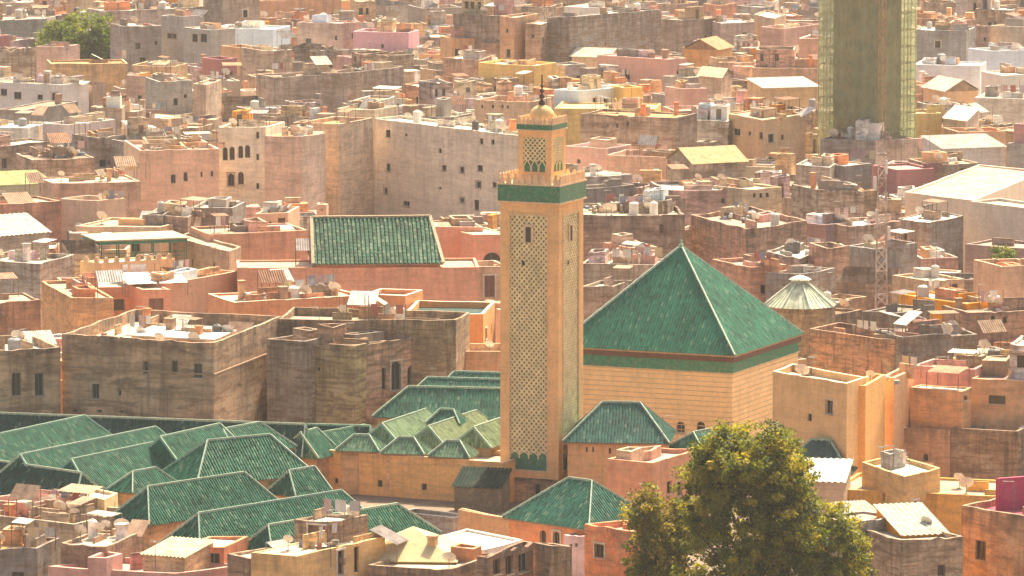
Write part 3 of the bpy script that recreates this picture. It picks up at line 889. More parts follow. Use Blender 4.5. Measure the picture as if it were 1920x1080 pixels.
# hipped pavilions right of the minaret
hall_px('salmon pavilion with green hipped roof below the great hall', (1130, 755), (1200, 756), 8.2, 3.3, 2.75, 2.9, 2.6, name='pavilion', cat='pavilion', wall='pch', base=(.035, .125, .095), wear=.15, group=None,
        w=[(1098, 838, 1102, 848), (1110, 838, 1114, 848), (1141, 840, 1146, 851)], yb=880)
hall_px('salmon pavilion with green hipped roof and arches at the minaret foot', (1066, 897), (1110, 903), 6.6, 3.7, 2.9, 3.4, 3.0, name='pavilion', cat='pavilion', wall='sal', base=(.035, .14, .09), wear=.2,
        w=[(1012, 993, 1024, 1024, 'a'), (1037, 996, 1050, 1028, 'a'), (1062, 1000, 1075, 1032, 'a')], yb=1040)
hall_px('low green roof half hidden behind the big tree', (1300, 812), (1352, 802), 5.6, 1.8, 1.2, 1.2, 1.2, base=LG)

# ribbed green roof in the middle distance
def ribbed_roof():
    a, b = onz(584, 408, 12.5), onz(806, 406, 12.5)
    hall('ochre hall under a big dark green ribbed roof with raised edges', a, b, 5.6, 3.9, .15, .9, name='ribbed_roof_hall', wall='sal', base=(.04, .125, .07), pitch=.38, seg=.5, cap=(.55, .42, .28), dusty=.25, capw=.3, rib=.15)
ribbed_roof()

# ------------------------------------------------------------------ houses set out by hand
X = house
# --- foreground strip
X(5.0, [(115, 1022), (199, 1028), (266, 1000)], 1080, 'brn', 'brown streaked cube house with cream roof terrace in lower left corner', .55, rc='crm', auto=0, clutter=2)
X(3.6, [(90, 1066), (330, 1078), (470, 1060)], 1080, 'pnk', 'low pink house at bottom edge left of centre', .2, rc='pnk', clutter=.3)
X(4.6, [(164, 1048), (200, 1050)], 1080, 'pnk', 'small pink hut against the brown cube house', .15, dep=3, clutter=0)
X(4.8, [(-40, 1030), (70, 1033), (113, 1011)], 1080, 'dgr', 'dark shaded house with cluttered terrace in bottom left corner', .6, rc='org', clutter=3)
X(4.3, [(-40, 966), (140, 984), (262, 958)], 1030, 'bei', 'low house with long pale parapets under the shaded green roof', .4, rc='crm', clutter=3, pp=.4)
X(4.9, [(-40, 936), (58, 946), (180, 930)], 975, 'pnk', 'pinkish arcade below the shaded green roof at left edge', .3, w=[(0, 943, 8, 962), (12, 944, 35, 964)], clutter=.3, dep=5)
X(5.0, [(152, 930), (196, 939), (221, 925)], 960, 'crm', 'small cream cube hut between two green roofs', .15, rc='wht', clutter=0, pp=.2)
X(4.6, [(268, 1040), (346, 1046)], 1075, 'crm', 'shed with pale yellow sheet roof at bottom edge', .4, name='shed', cat='shed', dep=4.5, roof='mono', up=.55, sheet=(.66, .6, .38))
X(4.7, [(345, 1026), (420, 1030)], 1080, 'sal', 'kiosk with white roof slab and two dark openings at bottom edge', .25, rc='wht', dep=5, pp=.12, w=[(355, 1035, 380, 1056), (388, 1036, 412, 1058)], clutter=.2)
X(4.9, [(426, 1041), (556, 1060)], 1080, 'brn', 'brown house with white roof at the bottom edge', .8, rc='wht', dep=6.5, clutter=1.2)
X(6.0, [(557, 1046), (722, 1008)], 1080, (.66, .44, .24), 'sunlit yellow ochre house with tall doorways at the bottom edge', .25, rc='crm', dep=5, w=[(632, 1034, 645, 1076), (664, 1026, 673, 1072)], clutter=1.5)
X(7.2, [(552, 978), (640, 985), (690, 972)], 1012, 'brn', 'dark brown shack with bright white roof in front of green roofs', .9, name='shack', cat='shack', rc='wht', pp=.1, d=[(578, 984, 610, 1012)], clutter=1.2)
X(4.4, [(672, 1052), (850, 1054), (862, 1040)], 1066, 'yel', 'yellow canvas pyramid canopy at the bottom edge', .2, name='canopy_tent', cat='canopy', roof='tent', up=2.0, sheet=(.74, .58, .33), dep=7)
X(4.6, [(690, 1060), (848, 1069), (930, 1040)], 1080, 'brn', 'brown roof terrace house with cream floor at bottom centre', .7, rc='crm', clutter=.8, pp=.35)
X(5.6, [(915, 1048), (1000, 1022)], 1080, (.33, .19, .13), 'ruined brown wall with pink painted niches at bottom centre', 1.0, name='ruin', cat='ruin', dep=.9, w=[(925, 1050, 938, 1075), (948, 1044, 962, 1075), (972, 1040, 990, 1070)], clutter=0, jit=.3, pp=.3)
X(5.4, [(1000, 1026), (1033, 1032)], 1080, 'brn', 'stub of brown masonry pillar beside the ruined wall', .9, name='ruin', cat='ruin', dep=2, clutter=0, jit=.3, pp=.3)
X(3.4, [(800, 1013), (905, 1034), (980, 1014)], 1040, 'wht', 'low house with blinding white roof below minaret', .2, rc=(.82, .76, .66), pp=.08, clutter=.2)
X(3.4, [(859, 957), (957, 975)], 1012, 'pch', 'plain salmon garden wall left of the arched pavilion', .15, name='garden_wall', cat='wall', dep=.45, clutter=0, pp=.05)
X(5.4, [(1096, 987), (1215, 1006)], 1080, 'sal', 'salmon house with one dark window beside the big tree', .35, rc='pnk', dep=8, w=[(1115, 1019, 1133, 1047)], clutter=.3)
X(3.2, [(1057, 1003), (1096, 1008)], 1062, 'lil', 'small pale lilac box house with two vents', .2, rc='crm', dep=3, w=[(1068, 1020, 1073, 1028), (1078, 1018, 1083, 1026)], clutter=0)
# the ochre block and its neighbours
X(3.4, [(584, 843), (943, 869)], 965, (.68, .42, .22), 'long ochre block with three small windows left of minaret', .22, name='mosque_block', cat='building', rc='crm', pp=.35, w=[(626, 896, 634, 908), (708, 900, 717, 914), (790, 906, 800, 920)], clutter=0, dep=9, cap=(.66, .5, .36))
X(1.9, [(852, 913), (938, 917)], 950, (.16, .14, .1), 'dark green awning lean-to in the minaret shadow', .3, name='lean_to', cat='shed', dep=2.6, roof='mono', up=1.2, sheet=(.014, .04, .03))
X(6.4, [(1156, 852), (1222, 846), (1240, 838)], 950, (.55, .36, .26), 'salmon box house with pale roof between the two pavilions and the tree', .2, rc='crm', pp=.2, clutter=0, w=[(1216, 893, 1221, 930)])
X(6.0, [(1224, 870), (1310, 846)], 940, (.62, .34, .22), 'pink lit house wing directly left of big tree', .15, rc='pnk', dep=4, pp=.3, clutter=.3)
X(1.9, [(742, 962), (850, 975)], 992, (.36, .31, .27), 'low grey outbuilding below the ochre block', .4, name='outbuilding', cat='outbuilding', dep=2.4, rc='gry', clutter=.3)
X(3.9, [(503, 903), (541, 908)], 928, (.66, .28, .08), 'small rust orange hut below the broad trapezoid roof', .3, name='hut', cat='hut', dep=2.2, rc='org', clutter=0)
X(4.2, [(372, 1003), (428, 1008)], 1022, (.62, .27, .1), 'rust orange hut beside the white roofed kiosk', .3, name='hut', cat='hut', dep=2.2, rc='org', clutter=.3)
# --- lower right
X(6.2, [(1803, 952), (1975, 983), (2050, 960)], 1080, (.5, .33, .22), 'peach brown house with maroon terrace in bottom right corner', .5, rc='red', w=[(1829, 1012, 1848, 1052)], pp=.5, clutter=.4)
X(8.0, [(1874, 900), (1990, 890)], 950, 'mag', 'maroon painted wall above the bottom right terrace', .1, name='terrace_wall', cat='wall', dep=.5, clutter=0, pp=.05)
X(5.2, [(1690, 1020), (1806, 1012)], 1080, (.50, .35, .26), 'blotched plaster house front at bottom edge, lower right', .95, dep=7, clutter=.3, rc='gry')
X(5.8, [(1596, 985), (1690, 972)], 1080, 'gry', 'grey house with small vent window beside the big tree', .5, dep=5, rc='bei', w=[(1632, 995, 1643, 1008), (1668, 1066, 1677, 1079)], clutter=.3)
X(5.2, [(1692, 1005), (1775, 1001)], 1022, 'org', 'shed with pale corrugated sheet roof and orange front', .1, name='shed', cat='shed', dep=5.5, roof='mono', up=1.4, sheet=(.66, .62, .48), pitch=.42)
X(5.4, [(1592, 970), (1652, 966)], 985, 'bei', 'lean-to with pale ribbed roof touching big tree', .3, name='shed', cat='shed', dep=3, roof='mono', up=.6, sheet=(.68, .64, .52))
X(4.6, [(1560, 917), (1895, 933)], 990, (.66, .40, .17), 'long yellow ochre house wall right of big tree', .2, dep=8, rc='bei', clutter=.6)
X(6.2, [(1616, 871), (1696, 897), (1763, 880)], 935, (.6, .4, .21), 'ochre cube house with white roof and raised stair parapet', .25, rc='wht', pp=.25, clutter=.2)
X(5.6, [(1500, 903), (1582, 905)], 920, 'bei', 'shed with pale corrugated roof peeping out behind the tree', .2, name='shed', cat='shed', dep=5, roof='mono', up=1.0, sheet=(.72, .70, .6), pitch=.42)
X(5.8, [(1588, 799), (1782, 809)], 890, (.52, .33, .23), 'wide peach house front with damp top edge right of tree', .35, dep=8, rc='pnk', clutter=.6)
X(5.8, [(1783, 809), (1908, 816)], 900, 'brn', 'brown brick house front with red band, right of peach front', .75, dep=8, rc='brn', auto=1, clutter=1)
X(6.0, [(1908, 806), (1990, 810)], 880, 'gry', 'narrow grey wall at the right edge with bright pole', .4, dep=6, clutter=.5)
X(11., [(1449, 696), (1588, 722), (1624, 709)], 830, (.66, .46, .27), 'tall cream house with stepped roof beside the great hall', .12, rc='crm', w=[(1548, 749, 1562, 778), (1514, 775, 1522, 791)], pp=.5, clutter=.6, cap=(.7, .55, .4))
X(10.6, [(1596, 722), (1623, 724), (1660, 704)], 800, (.68, .42, .22), 'narrow orange and cream wing with bright side wall', .08, rc='crm', pp=.4, clutter=.3)
X(10.2, [(1650, 708), (1676, 712), (1714, 695)], 765, (.64, .42, .26), 'peach wing with large satellite dishes on its roof', .1, rc='crm', pp=.4, clutter=3)
X(6.6, [(1644, 769), (1696, 771), (1712, 766)], 800, 'org', 'small orange hut in front of the peach wing', .12, dep=4, rc='crm', pp=.1, clutter=.2)
X(9.0, [(1707, 727), (1803, 734), (1822, 728)], 800, (.6, .36, .22), 'peach house with white clutter on roof, right side', .25, rc='wht', clutter=2, ws=[(1808, 742, 1814, 750)])
X(9.5, [(1822, 712), (1975, 717)], 790, (.62, .38, .25), 'peach house with hooded window at the right edge', .25, rc='pnk', w=[(1854, 741, 1885, 758)], clutter=.5)
X(10.1, [(1826, 687), (1925, 683)], 713, (.6, .42, .2), 'ochre rooftop house with paired dark windows at right edge', .25, dep=5, w=[(1868, 687, 1880, 705), (1890, 688, 1903, 706)], clutter=1.5, rc='bei')
X(10.2, [(1713, 687), (1828, 693)], 726, 'pnk', 'rose plastered house front below the dark ruin, right side', .2, dep=5, clutter=.8)
X(4.6, [(1738, 806), (1812, 808)], 809, 'crm', 'cream tent canopy in front of the rose houses', .1, name='canopy_tent', cat='canopy', roof='tent', up=1.1, sheet=(.75, .66, .45), dep=5)
hall_px('dim green ribbed hipped roof just right of the big tree', (1520, 825), (1556, 826), 6.4, 2.9, 2.3, 2.2, 2.0, base=(.05, .1, .085), pitch=.42, wall='pch')
# --- middle right
X(8.0, [(1517, 617), (1692, 638)], 690, (.52, .30, .2), 'red brick wall house with ragged top right of great hall', .8, dep=9, rc='brn', clutter=1.5, jit=.25)
X(8.2, [(1692, 637), (1832, 632)], 688, 'dgr', 'dark ruined house above the rose houses', 1.0, dep=8, rc='gry', clutter=2.5, jit=.35)
X(8.0, [(1686, 553), (1812, 570)], 592, 'org', 'bright orange plastered wall house behind the lattice mast', .12, dep=7, rc='crm', clutter=1)
X(8.3, [(1617, 585), (1682, 590)], 628, 'dgr', 'black roofed shack near lattice mast foot', .5, dep=6, rc='brn', clutter=1.5)
X(7.4, [(1468, 588), (1560, 597), (1616, 585)], 618, 'brn', 'dark house with rusty orange roof below pale pavilion', .7, rc='org', pp=.1, clutter=.3)
X(9.4, [(1297, 405), (1400, 433), (1513, 419)], 490, (.5, .27, .17), 'brown corner house with sunlit orange end behind pyramid roof', .7, rc='bei', w=[(1300, 418, 1326, 427)], clutter=.8, pp=.3)
X(8.2, [(1436, 474), (1500, 486), (1550, 470)], 500, 'gry', 'grey house with white roof terrace behind the pyramid roof', .6, rc='wht', clutter=1)
X(8.2, [(1436, 513), (1505, 514), (1566, 506)], 535, 'dgr', 'dark low house with white roof edge above pale pavilion', .5, rc='wht', clutter=.4, pp=.2)
X(8.6, [(1335, 489), (1408, 503)], 520, 'sal', 'salmon house front at pyramid roof flank', .4, dep=7, clutter=.7)
X(10., [(1090, 406), (1284, 404)], 470, (.27, .175, .125), 'wide dark brown house right of minaret', .8, dep=10, rc='crm', clutter=2, w=[(1236, 420, 1246, 438)])
X(11., [(1170, 378), (1252, 380)], 404, (.3, .2, .15), 'dark raised house block on the wide brown house', .7, dep=6, clutter=1)
X(9.0, [(1172, 466), (1232, 463)], 492, 'sal', 'small salmon hut with sloping parapet near pyramid apex', .4, dep=5, clutter=.8)
X(8.2, [(1090, 496), (1230, 499)], 515, 'bei', 'low house with white roof edge and dishes behind pyramid', .4, dep=6, rc='wht', pp=.15, clutter=3)
X(7.6, [(1088, 538), (1150, 541)], 560, 'brn', 'small brown house with teal tarpaulin behind the minaret', .6, dep=5, clutter=1.5)
X(9.2, [(1257, 358), (1405, 354)], 402, 'pnk', 'pink red house with pale sheet roof right of minaret', .5, dep=8, rc='wht', pp=.1, w=[(1352, 372, 1366, 381)], clutter=1)
X(9.4, [(1402, 357), (1466, 352)], 388, 'crm', 'cream house with row of small arched openings', .3, dep=7, w=[(1412, 362, 1418, 371, 'a'), (1424, 362, 1430, 371, 'a'), (1436, 361, 1442, 370, 'a')], clutter=1)
X(10.2, [(1484, 346), (1566, 349), (1598, 357)], 425, 'bei', 'greyish beige house with wide loggia right of minaret', .65, dep=8, rc='bei', w=[(1488, 356, 1532, 380)], clutter=1.6)
X(9.6, [(1596, 362), (1648, 358)], 402, (.5, .29, .15), 'orange brown house in front of the scaffolded tower', .5, dep=7, clutter=2)
X(9.2, [(1300, 308), (1398, 303)], 345, 'bei', 'beige house with folded yellow sheet roof', .5, dep=6, roof='gable', up=1.6, sheet=(.7, .52, .25))
X(10.2, [(1366, 213), (1432, 226), (1537, 212)], 286, (.64, .40, .22), 'peach and orange house with square windows below scaffolded tower', .15, rc='bei', dep=9, w=[(1375, 240, 1388, 255), (1403, 246, 1408, 254), (1423, 247, 1430, 262)], ws=[(1440, 252, 1451, 267), (1465, 253, 1470, 262), (1515, 226, 1530, 236)], clutter=1.5)
X(11., [(1088, 214), (1266, 222)], 272, (.42, .29, .2), 'long brown earthen house front with three slits', .6, dep=9, rc='org', w=[(1137, 231, 1141, 240), (1155, 231, 1159, 240), (1175, 228, 1179, 237)], clutter=.8)
X(10.4, [(1208, 222), (1272, 217)], 256, 'bei', 'beige house corner joined to the long earthen front', .5, dep=6, clutter=.5)
X(9.4, [(1260, 227), (1364, 229)], 272, 'wht', 'grubby white house left of the peach house', .55, dep=7, auto=3, clutter=1, rc='gry')
X(8.4, [(1138, 293), (1282, 297)], 322, (.6, .35, .24), 'plain salmon house front right of minaret turret', .25, dep=8, rc='crm', clutter=1.2)
X(8.8, [(1060, 276), (1140, 280)], 312, 'pnk', 'pale pink house front touching minaret turret', .15, dep=7, rc='wht', clutter=.6)
X(9.6, [(1094, 333), (1186, 327)], 350, 'gry', 'grey cement house right of minaret gallery', .4, dep=6, clutter=1.4)
X(9.0, [(1094, 355), (1190, 348)], 375, 'dgr', 'dark grey house below grey cement house', .4, dep=3, clutter=2)
X(9.4, [(1085, 172), (1170, 163)], 197, 'blu', 'pale blue house with three windows next to yellow block', .05, dep=7, rc='wht', w=[(1111, 184, 1119, 193), (1132, 182, 1141, 193), (1160, 185, 1166, 193)], clutter=.6)
X(9.6, [(1169, 166), (1206, 165)], 197, 'yel', 'yellow ochre block beside the pale blue house', .05, dep=5, clutter=0)
X(8.0, [(1040, 203), (1228, 205)], 213, 'yel', 'low yellow roofed house in front of pale blue house', .2, dep=8, rc=(.72, .56, .28), pp=.1, clutter=.4)
X(9.6, [(1058, 12), (1108, 7), (1192, 11)], 36, 'wht', 'white house with five windows near the top edge', .08, dep=9, rc='wht', w=[(1070, 20, 1075, 31), (1091, 15, 1096, 25)], ws=[(1141, 17, 1150, 30), (1169, 17, 1177, 31)], clutter=.8)
X(13., [(1068, 36), (1240, 20)], 108, (.24, .21, .19), 'big dark grey wall house near the top, right of centre', .7, dep=9, rc='gry', clutter=1)
X(13.2, [(937, 32), (964, 34), (986, 31)], 106, (.56, .31, .17), 'narrow orange tower house near the top edge', .25, dep=7, clutter=0)
X(12.4, [(985, 45), (1013, 46), (1024, 43)], 103, (.46, .28, .18), 'narrow brown tower house right of the orange one', .45, dep=7, clutter=0)
X(12.0, [(1024, 45), (1070, 44)], 100, (.25, .2, .17), 'dark wall between narrow tower and big grey house', .5, dep=6, clutter=.5)
X(12.6, [(850, 28), (937, 32)], 78, (.26, .19, .155), 'dark brown house left of the orange tower house', .6, dep=7, clutter=1)
X(9.4, [(848, 74), (890, 73)], 108, (.62, .34, .16), 'orange cube house with one square window near top', .2, dep=6, w=[(853, 92, 865, 105)], clutter=.3)
X(9.0, [(898, 80), (936, 81)], 110, (.5, .29, .19), 'brown orange cube house in front of dark house', .4, dep=6, clutter=.2)
X(8.6, [(830, 111), (897, 113)], 140, (.5, .28, .19), 'salmon brown house in front of orange cube house', .4, dep=7, clutter=1)
X(8.4, [(897, 119), (1002, 124)], 138, 'yel', 'white and yellow house left of the finial tip', .1, dep=6, clutter=.5)
X(8.2, [(890, 189), (992, 193)], 217, 'pch', 'peach house with four small arches left of the minaret dome', .2, dep=7, w=[(902, 196, 906, 203, 'a'), (922, 196, 926, 203, 'a'), (940, 196, 944, 203, 'a'), (950, 197, 954, 204, 'a')], rc='pnk', clutter=.7)
X(8.4, [(662, 60), (766, 62)], 84, (.6, .3, .34), 'pink painted house front near top centre left', .05, dep=6, rc='pnk', clutter=.5)
X(8.6, [(1120, 104), (1252, 113)], 126, (.62, .33, .26), 'salmon pink terrace house above the pale blue house', .1, dep=7, rc='pnk', clutter=.5)
X(8.0, [(1072, 106), (1140, 108)], 112, 'crm', 'cream canopy roof near the big dark wall', .1, name='canopy_tent', cat='canopy', dep=6, roof='gable', up=1.1, sheet=(.76, .68, .52))
X(10.4, [(648, 140), (757, 127)], 168, (.34, .26, .2), 'grey brown house with leaning beam above orange roof', .5, dep=8, rc='crm', clutter=.8)
X(12.6, [(652, 193), (703, 195), (772, 174)], 222, (.5, .44, .40), 'house with orange thatch roof and pale side on the big beige wall', .3, rc='org', pp=.1, dep=9, clutter=.3)
# the big beige walls
X(13., [(632, 204), (702, 207)], 400, (.64, .52, .38), 'tall beige wall block left of the great beige facade', .25, dep=12, rc='bei', w=[(652, 300, 657, 313), (681, 245, 686, 252), (682, 292, 686, 306), (650, 333, 654, 342)], clutter=.4)
X(12., [(700, 223), (985, 256)], 402, (.80, .64, .50), 'great beige facade with scattered small windows left of the minaret', .2, dep=12, rc='wht', clutter=1.6,
  w=[(723, 243, 732, 258), (759, 250, 764, 256), (694, 262, 703, 270), (724, 306, 732, 322), (694, 306, 704, 322), (822, 278, 828, 288), (828, 309, 837, 321), (862, 312, 871, 325), (899, 259, 906, 271), (921, 261, 927, 272), (895, 309, 905, 322), (893, 340, 902, 353), (923, 341, 931, 352), (720, 352, 727, 364), (755, 376, 768, 388), (822, 350, 828, 356), (862, 370, 871, 381), (889, 374, 898, 394), (694, 372, 706, 392)])
X(12.4, [(562, 231), (636, 234)], 365, (.68, .47, .31), 'warm plastered wall block between cream tower house and beige wall', .3, dep=9, rc='org', clutter=.6)
X(11.8, [(496, 255), (566, 258)], 372, (.64, .47, .36), 'beige wall house right of the arched cream tower house', .25, dep=8, rc='org', clutter=1)
X(12.6, [(409, 239), (498, 241)], 380, (.84, .73, .57), 'cream tower house with paired arched windows', .2, dep=8, rc='crm', w=[(417, 276, 427, 301, 'a'), (430, 275, 440, 300, 'a'), (446, 273, 456, 297, 'a'), (459, 272, 469, 296, 'a'), (427, 325, 439, 349, 'a'), (446, 322, 457, 346, 'a'), (480, 247, 486, 260), (480, 288, 486, 301), (480, 343, 486, 355)], clutter=.5)
X(11., [(262, 283), (411, 280)], 392, (.80, .53, .36), 'large sunlit salmon facade with four small windows', .18, dep=12, rc='bei', w=[(320, 327, 330, 344), (344, 323, 352, 340), (376, 322, 380, 332), (395, 321, 400, 331), (231, 347, 238, 359)], clutter=1.2)
# --- left middle
X(8.4, [(-40, 447), (92, 436)], 450, 'bei', 'house with big white corrugated roof at the left edge', .3, dep=8, roof='mono', up=1.6, sheet=(.66, .68, .58), pitch=.55)
X(9.0, [(113, 374), (183, 379), (236, 372)], 416, (.6, .38, .27), 'pale salmon house with black shutters below the salmon facade', .15, rc='crm', clutter=.8)
X(8.8, [(-30, 386), (114, 378)], 408, 'sal', 'salmon brown house front at left edge above corrugated roof', .35, dep=7, rc='bei', clutter=1)
X(8.2, [(143, 424), (300, 428), (362, 414)], 448, 'crm', 'house with wide peach roof terrace above the green pergola', .2, rc=(.66, .46, .30), pp=.1, clutter=.2)
X(8.0, [(330, 446), (430, 474), (452, 466)], 500, (.5, .33, .21), 'brown ended house with sloping peach roof beside pergola', .3, rc=(.66, .46, .30), pp=.1, clutter=0)
X(7.4, [(150, 490), (190, 494), (385, 482)], 532, (.68, .50, .26), 'cream yellow house with crenellated parapet', .08, rc='wht', merlons=1, dep=8, ds=[(190, 505, 197, 528)], clutter=.5)
X(7.0, [(134, 541), (268, 537)], 602, 'sal', 'salmon house with long dark opening and low chimney', .15, dep=8, rc='crm', w=[(144, 563, 234, 582)], clutter=.8)
X(7.2, [(268, 545), (320, 543)], 590, 'sal', 'salmon gate lodge with brown door under green tiled hood', .12, dep=6, d=[(279, 560, 307, 588)], clutter=.4, rc='crm')
X(7.4, [(318, 533), (446, 510)], 575, (.6, .3, .18), 'salmon wing joined to the long salmon wall', .12, dep=8, rc='crm', clutter=1)
X(7.2, [(78, 530), (134, 562)], 602, (.66, .34, .14), 'orange house end with leaning ladder wall', .35, dep=7, rc='bei', clutter=.6)
X(8.2, [(445, 504), (898, 501)], 556, (.72, .33, .21), 'very long plain salmon wall house below the ribbed roof', .15, name='house', dep=7, rc='bei', clutter=.6)
X(8.0, [(-40, 488), (75, 496), (140, 482)], 560, (.42, .38, .32), 'grey plaster house with blackened lower wall at left edge', .5, rc='crm', clutter=.8)
X(10., [(-60, 663), (113, 654)], 772, (.45, .32, .21), 'brown house with two tall windows at the left edge', .6, dep=8, rc='wht', w=[(22, 699, 40, 742), (65, 700, 82, 742)], clutter=2)
X(8.4, [(-40, 571), (76, 567)], 622, (.36, .22, .15), 'dark brown house above laundry terrace at left edge', .6, dep=7, clutter=.8)
X(11., [(116, 629), (400, 644), (501, 606)], 786, (.47, .33, .23), 'huge brown earthen block with few windows and long side wall', .62, name='house', rc='crm', pp=.9, band=2.6, dep=18,
  w=[(268, 676, 278, 702), (322, 676, 333, 702), (363, 681, 379, 709), (172, 719, 186, 748), (222, 731, 227, 742), (137, 767, 145, 773), (182, 768, 191, 774), (224, 769, 231, 775)], clutter=.8)
X(9.8, [(500, 641), (573, 647)], 788, (.33, .29, .24), 'grey stained wall beside the huge brown block', .8, dep=7, rc='brn', clutter=.8)
X(9.4, [(570, 651), (665, 657)], 785, (.48, .37, .22), 'yellowish tower of crumbling plaster beside grey wall', .85, dep=6, rc='brn', w=[(593, 687, 600, 697)], clutter=.8)
X(9.4, [(662, 655), (797, 636)], 745, (.52, .34, .25), 'ruined pinkish house with arched doorway and window', .9, dep=7, rc='bei', w=[(733, 679, 752, 730, 'a'), (764, 686, 779, 720, 'a'), (681, 715, 688, 737), (716, 690, 724, 730)], clutter=1, jit=.35)
X(11., [(520, 598), (855, 606)], 640, (.38, .26, .175), 'long weathered brown back wall behind the ruined house', .85, dep=6, rc='bei', clutter=1)
X(8.6, [(793, 635), (872, 604)], 705, (.70, .36, .14), 'bright orange garden wall seen edge on', .08, name='garden_wall', cat='wall', dep=.5, clutter=0, pp=.05)
X(8.0, [(836, 660), (960, 660)], 700, (.58, .38, .25), 'peach wall house immediately left of minaret', .2, dep=6, rc='crm', clutter=.4)
X(10.5, [(680, 553), (760, 556)], 600, (.64, .33, .19), 'salmon cube with white coping among roof terraces', .08, dep=5, rc='crm', clutter=0, cap=(.78, .68, .56))
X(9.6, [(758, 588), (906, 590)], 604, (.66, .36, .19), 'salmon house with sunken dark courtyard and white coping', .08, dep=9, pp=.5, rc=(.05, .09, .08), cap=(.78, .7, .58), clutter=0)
X(10.2, [(440, 568), (682, 556)], 600, (.62, .33, .21), 'salmon roof terrace house with white pipes and tanks', .15, dep=7, rc='crm', clutter=2.5, cap=(.74, .6, .46))
X(9.0, [(812, 428), (906, 426)], 466, 'sal', 'salmon wall house right of the ribbed roof', .12, dep=7, rc='pnk', clutter=.3)
X(8.6, [(888, 442), (955, 439)], 492, 'sal', 'salmon house with arched dark opening touching minaret', .12, dep=6, w=[(905, 474, 940, 488, 'a')], clutter=0, rc='crm')
X(8.0, [(897, 502), (955, 500)], 560, 'pch', 'peach doorway block between long salmon wall and minaret', .2, dep=5, d=[(908, 517, 928, 557)], clutter=.4, rc='wht')
X(8.6, [(394, 441), (577, 434)], 480, (.55, .27, .17), 'salmon wall house left of the ribbed roof', .2, dep=7, rc='bei', clutter=.6)
X(9.6, [(478, 401), (540, 399), (556, 392)], 436, (.64, .42, .27), 'cream hut with red door above the salmon wall', .12, dep=5, d=[(521, 409, 535, 434)], w=[(505, 415, 509, 422)], rc='wht', pp=.15, clutter=.3)
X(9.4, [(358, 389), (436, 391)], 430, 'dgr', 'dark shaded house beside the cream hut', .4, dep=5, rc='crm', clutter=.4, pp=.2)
X(9.0, [(276, 402), (352, 411), (370, 402)], 436, (.4, .25, .17), 'brown house with skeletal roof frame below salmon facade', .6, dep=7, rc='brn', clutter=2)
X(11., [(593, 384), (612, 385), (617, 382)], 408, (.62, .38, .26), 'small peach chimney turret above ribbed roof', .1, name='chimney_turret', cat='turret', dep=1.2, w=[(602, 391, 605, 396)], clutter=0, pp=.1)
# --- upper left
X(11.5, [(302, 29), (344, 32)], 108, (.33, .31, .29), 'grey cement tower house behind the far tree', .2, dep=7, w=[(314, 62, 331, 73)], clutter=.5)
X(10.2, [(344, 51), (396, 57)], 110, (.4, .37, .33), 'grey house with three square windows by the pale blue wall', .15, dep=8, w=[(344, 63, 354, 78), (360, 63, 371, 79), (376, 63, 388, 80)], rc='wht', clutter=.3, pp=.15)
X(10.4, [(236, 52), (303, 50)], 78, 'dgr', 'dark house directly behind the far tree', .3, dep=7, clutter=1)
X(9.4, [(396, 53), (512, 56)], 83, (.58, .68, .74), 'pale blue washed wall house near the top left', .05, dep=7, rc=(.75, .7, .55), pp=.15, clutter=.5)
X(8.2, [(-40, 152), (118, 160)], 203, 'wht', 'white house with row of windows at left edge', .1, dep=8, rc='brn', w=[(1, 166, 13, 179), (26, 172, 40, 186), (70, 177, 80, 187), (97, 174, 108, 198)], clutter=1.6)
X(7.2, [(48, 209), (146, 191)], 239, 'dgr', 'dark grey wall in front of white house', .35, dep=5, clutter=.3)
X(7.2, [(-40, 237), (52, 240)], 262, 'wht', 'whitewashed terrace house at left edge with blue tub', .2, dep=7, rc='wht', clutter=1.5)
X(7.4, [(126, 236), (216, 226)], 270, (.68, .58, .54), 'whitish pink house front below the dark grey wall', .15, dep=7, rc='wht', clutter=1)
X(7.8, [(-40, 280), (104, 264)], 320, (.36, .25, .18), 'dark brown earthen house at the left edge, middle height', .65, dep=8, clutter=.8)
X(8.8, [(95, 121), (240, 119)], 137, (.66, .40, .18), 'low ochre house with wavy parapet under the far tree', .3, dep=6, rc='org', clutter=.4)
X(8.6, [(247, 123), (322, 125)], 148, (.6, .38, .2), 'ochre house right of the far tree trunk', .3, dep=6, clutter=.6)
X(8.6, [(236, 143), (291, 145)], 182, (.5, .31, .24), 'reddish brown cube house under ochre house', .25, dep=6, rc='wht', clutter=.3)
X(9.4, [(362, 158), (386, 160), (419, 149)], 210, (.5, .36, .25), 'cube house with cream front and brown side, upper left', .3, dep=8, clutter=.6)
X(8.8, [(299, 154), (361, 152)], 198, (.36, .34, .29), 'grey house with blue awning upper left', .3, dep=6, clutter=1)
X(9.0, [(176, 260), (236, 257)], 300, (.48, .4, .32), 'stained beige house left of large salmon facade', .8, dep=7, clutter=.6)
X(8.8, [(236, 268), (372, 262)], 286, (.36, .32, .27), 'grey fenced terrace house above large salmon facade', .4, dep=7, rc='gry', clutter=2)
X(8.8, [(412, 112), (444, 110)], 131, 'red', 'maroon painted hut upper left', .05, dep=5, clutter=.4)
X(9.0, [(514, 146), (642, 141)], 166, (.46, .34, .27), 'long pinkish house with row of slits upper left', .4, dep=7, auto=6, clutter=.8)
X(9.0, [(450, 91), (488, 89)], 112, (.62, .36, .18), 'orange hut among pale houses upper left', .15, dep=5, clutter=.4)
X(9.0, [(496, 96), (548, 93)], 122, 'bei', 'beige house with curved parapet upper left', .4, dep=6, auto=2, clutter=1)
X(11., [(418, 1), (487, -2)], 32, (.36, .27, .21), 'tall brown house at the top edge', .4, dep=7, clutter=0)
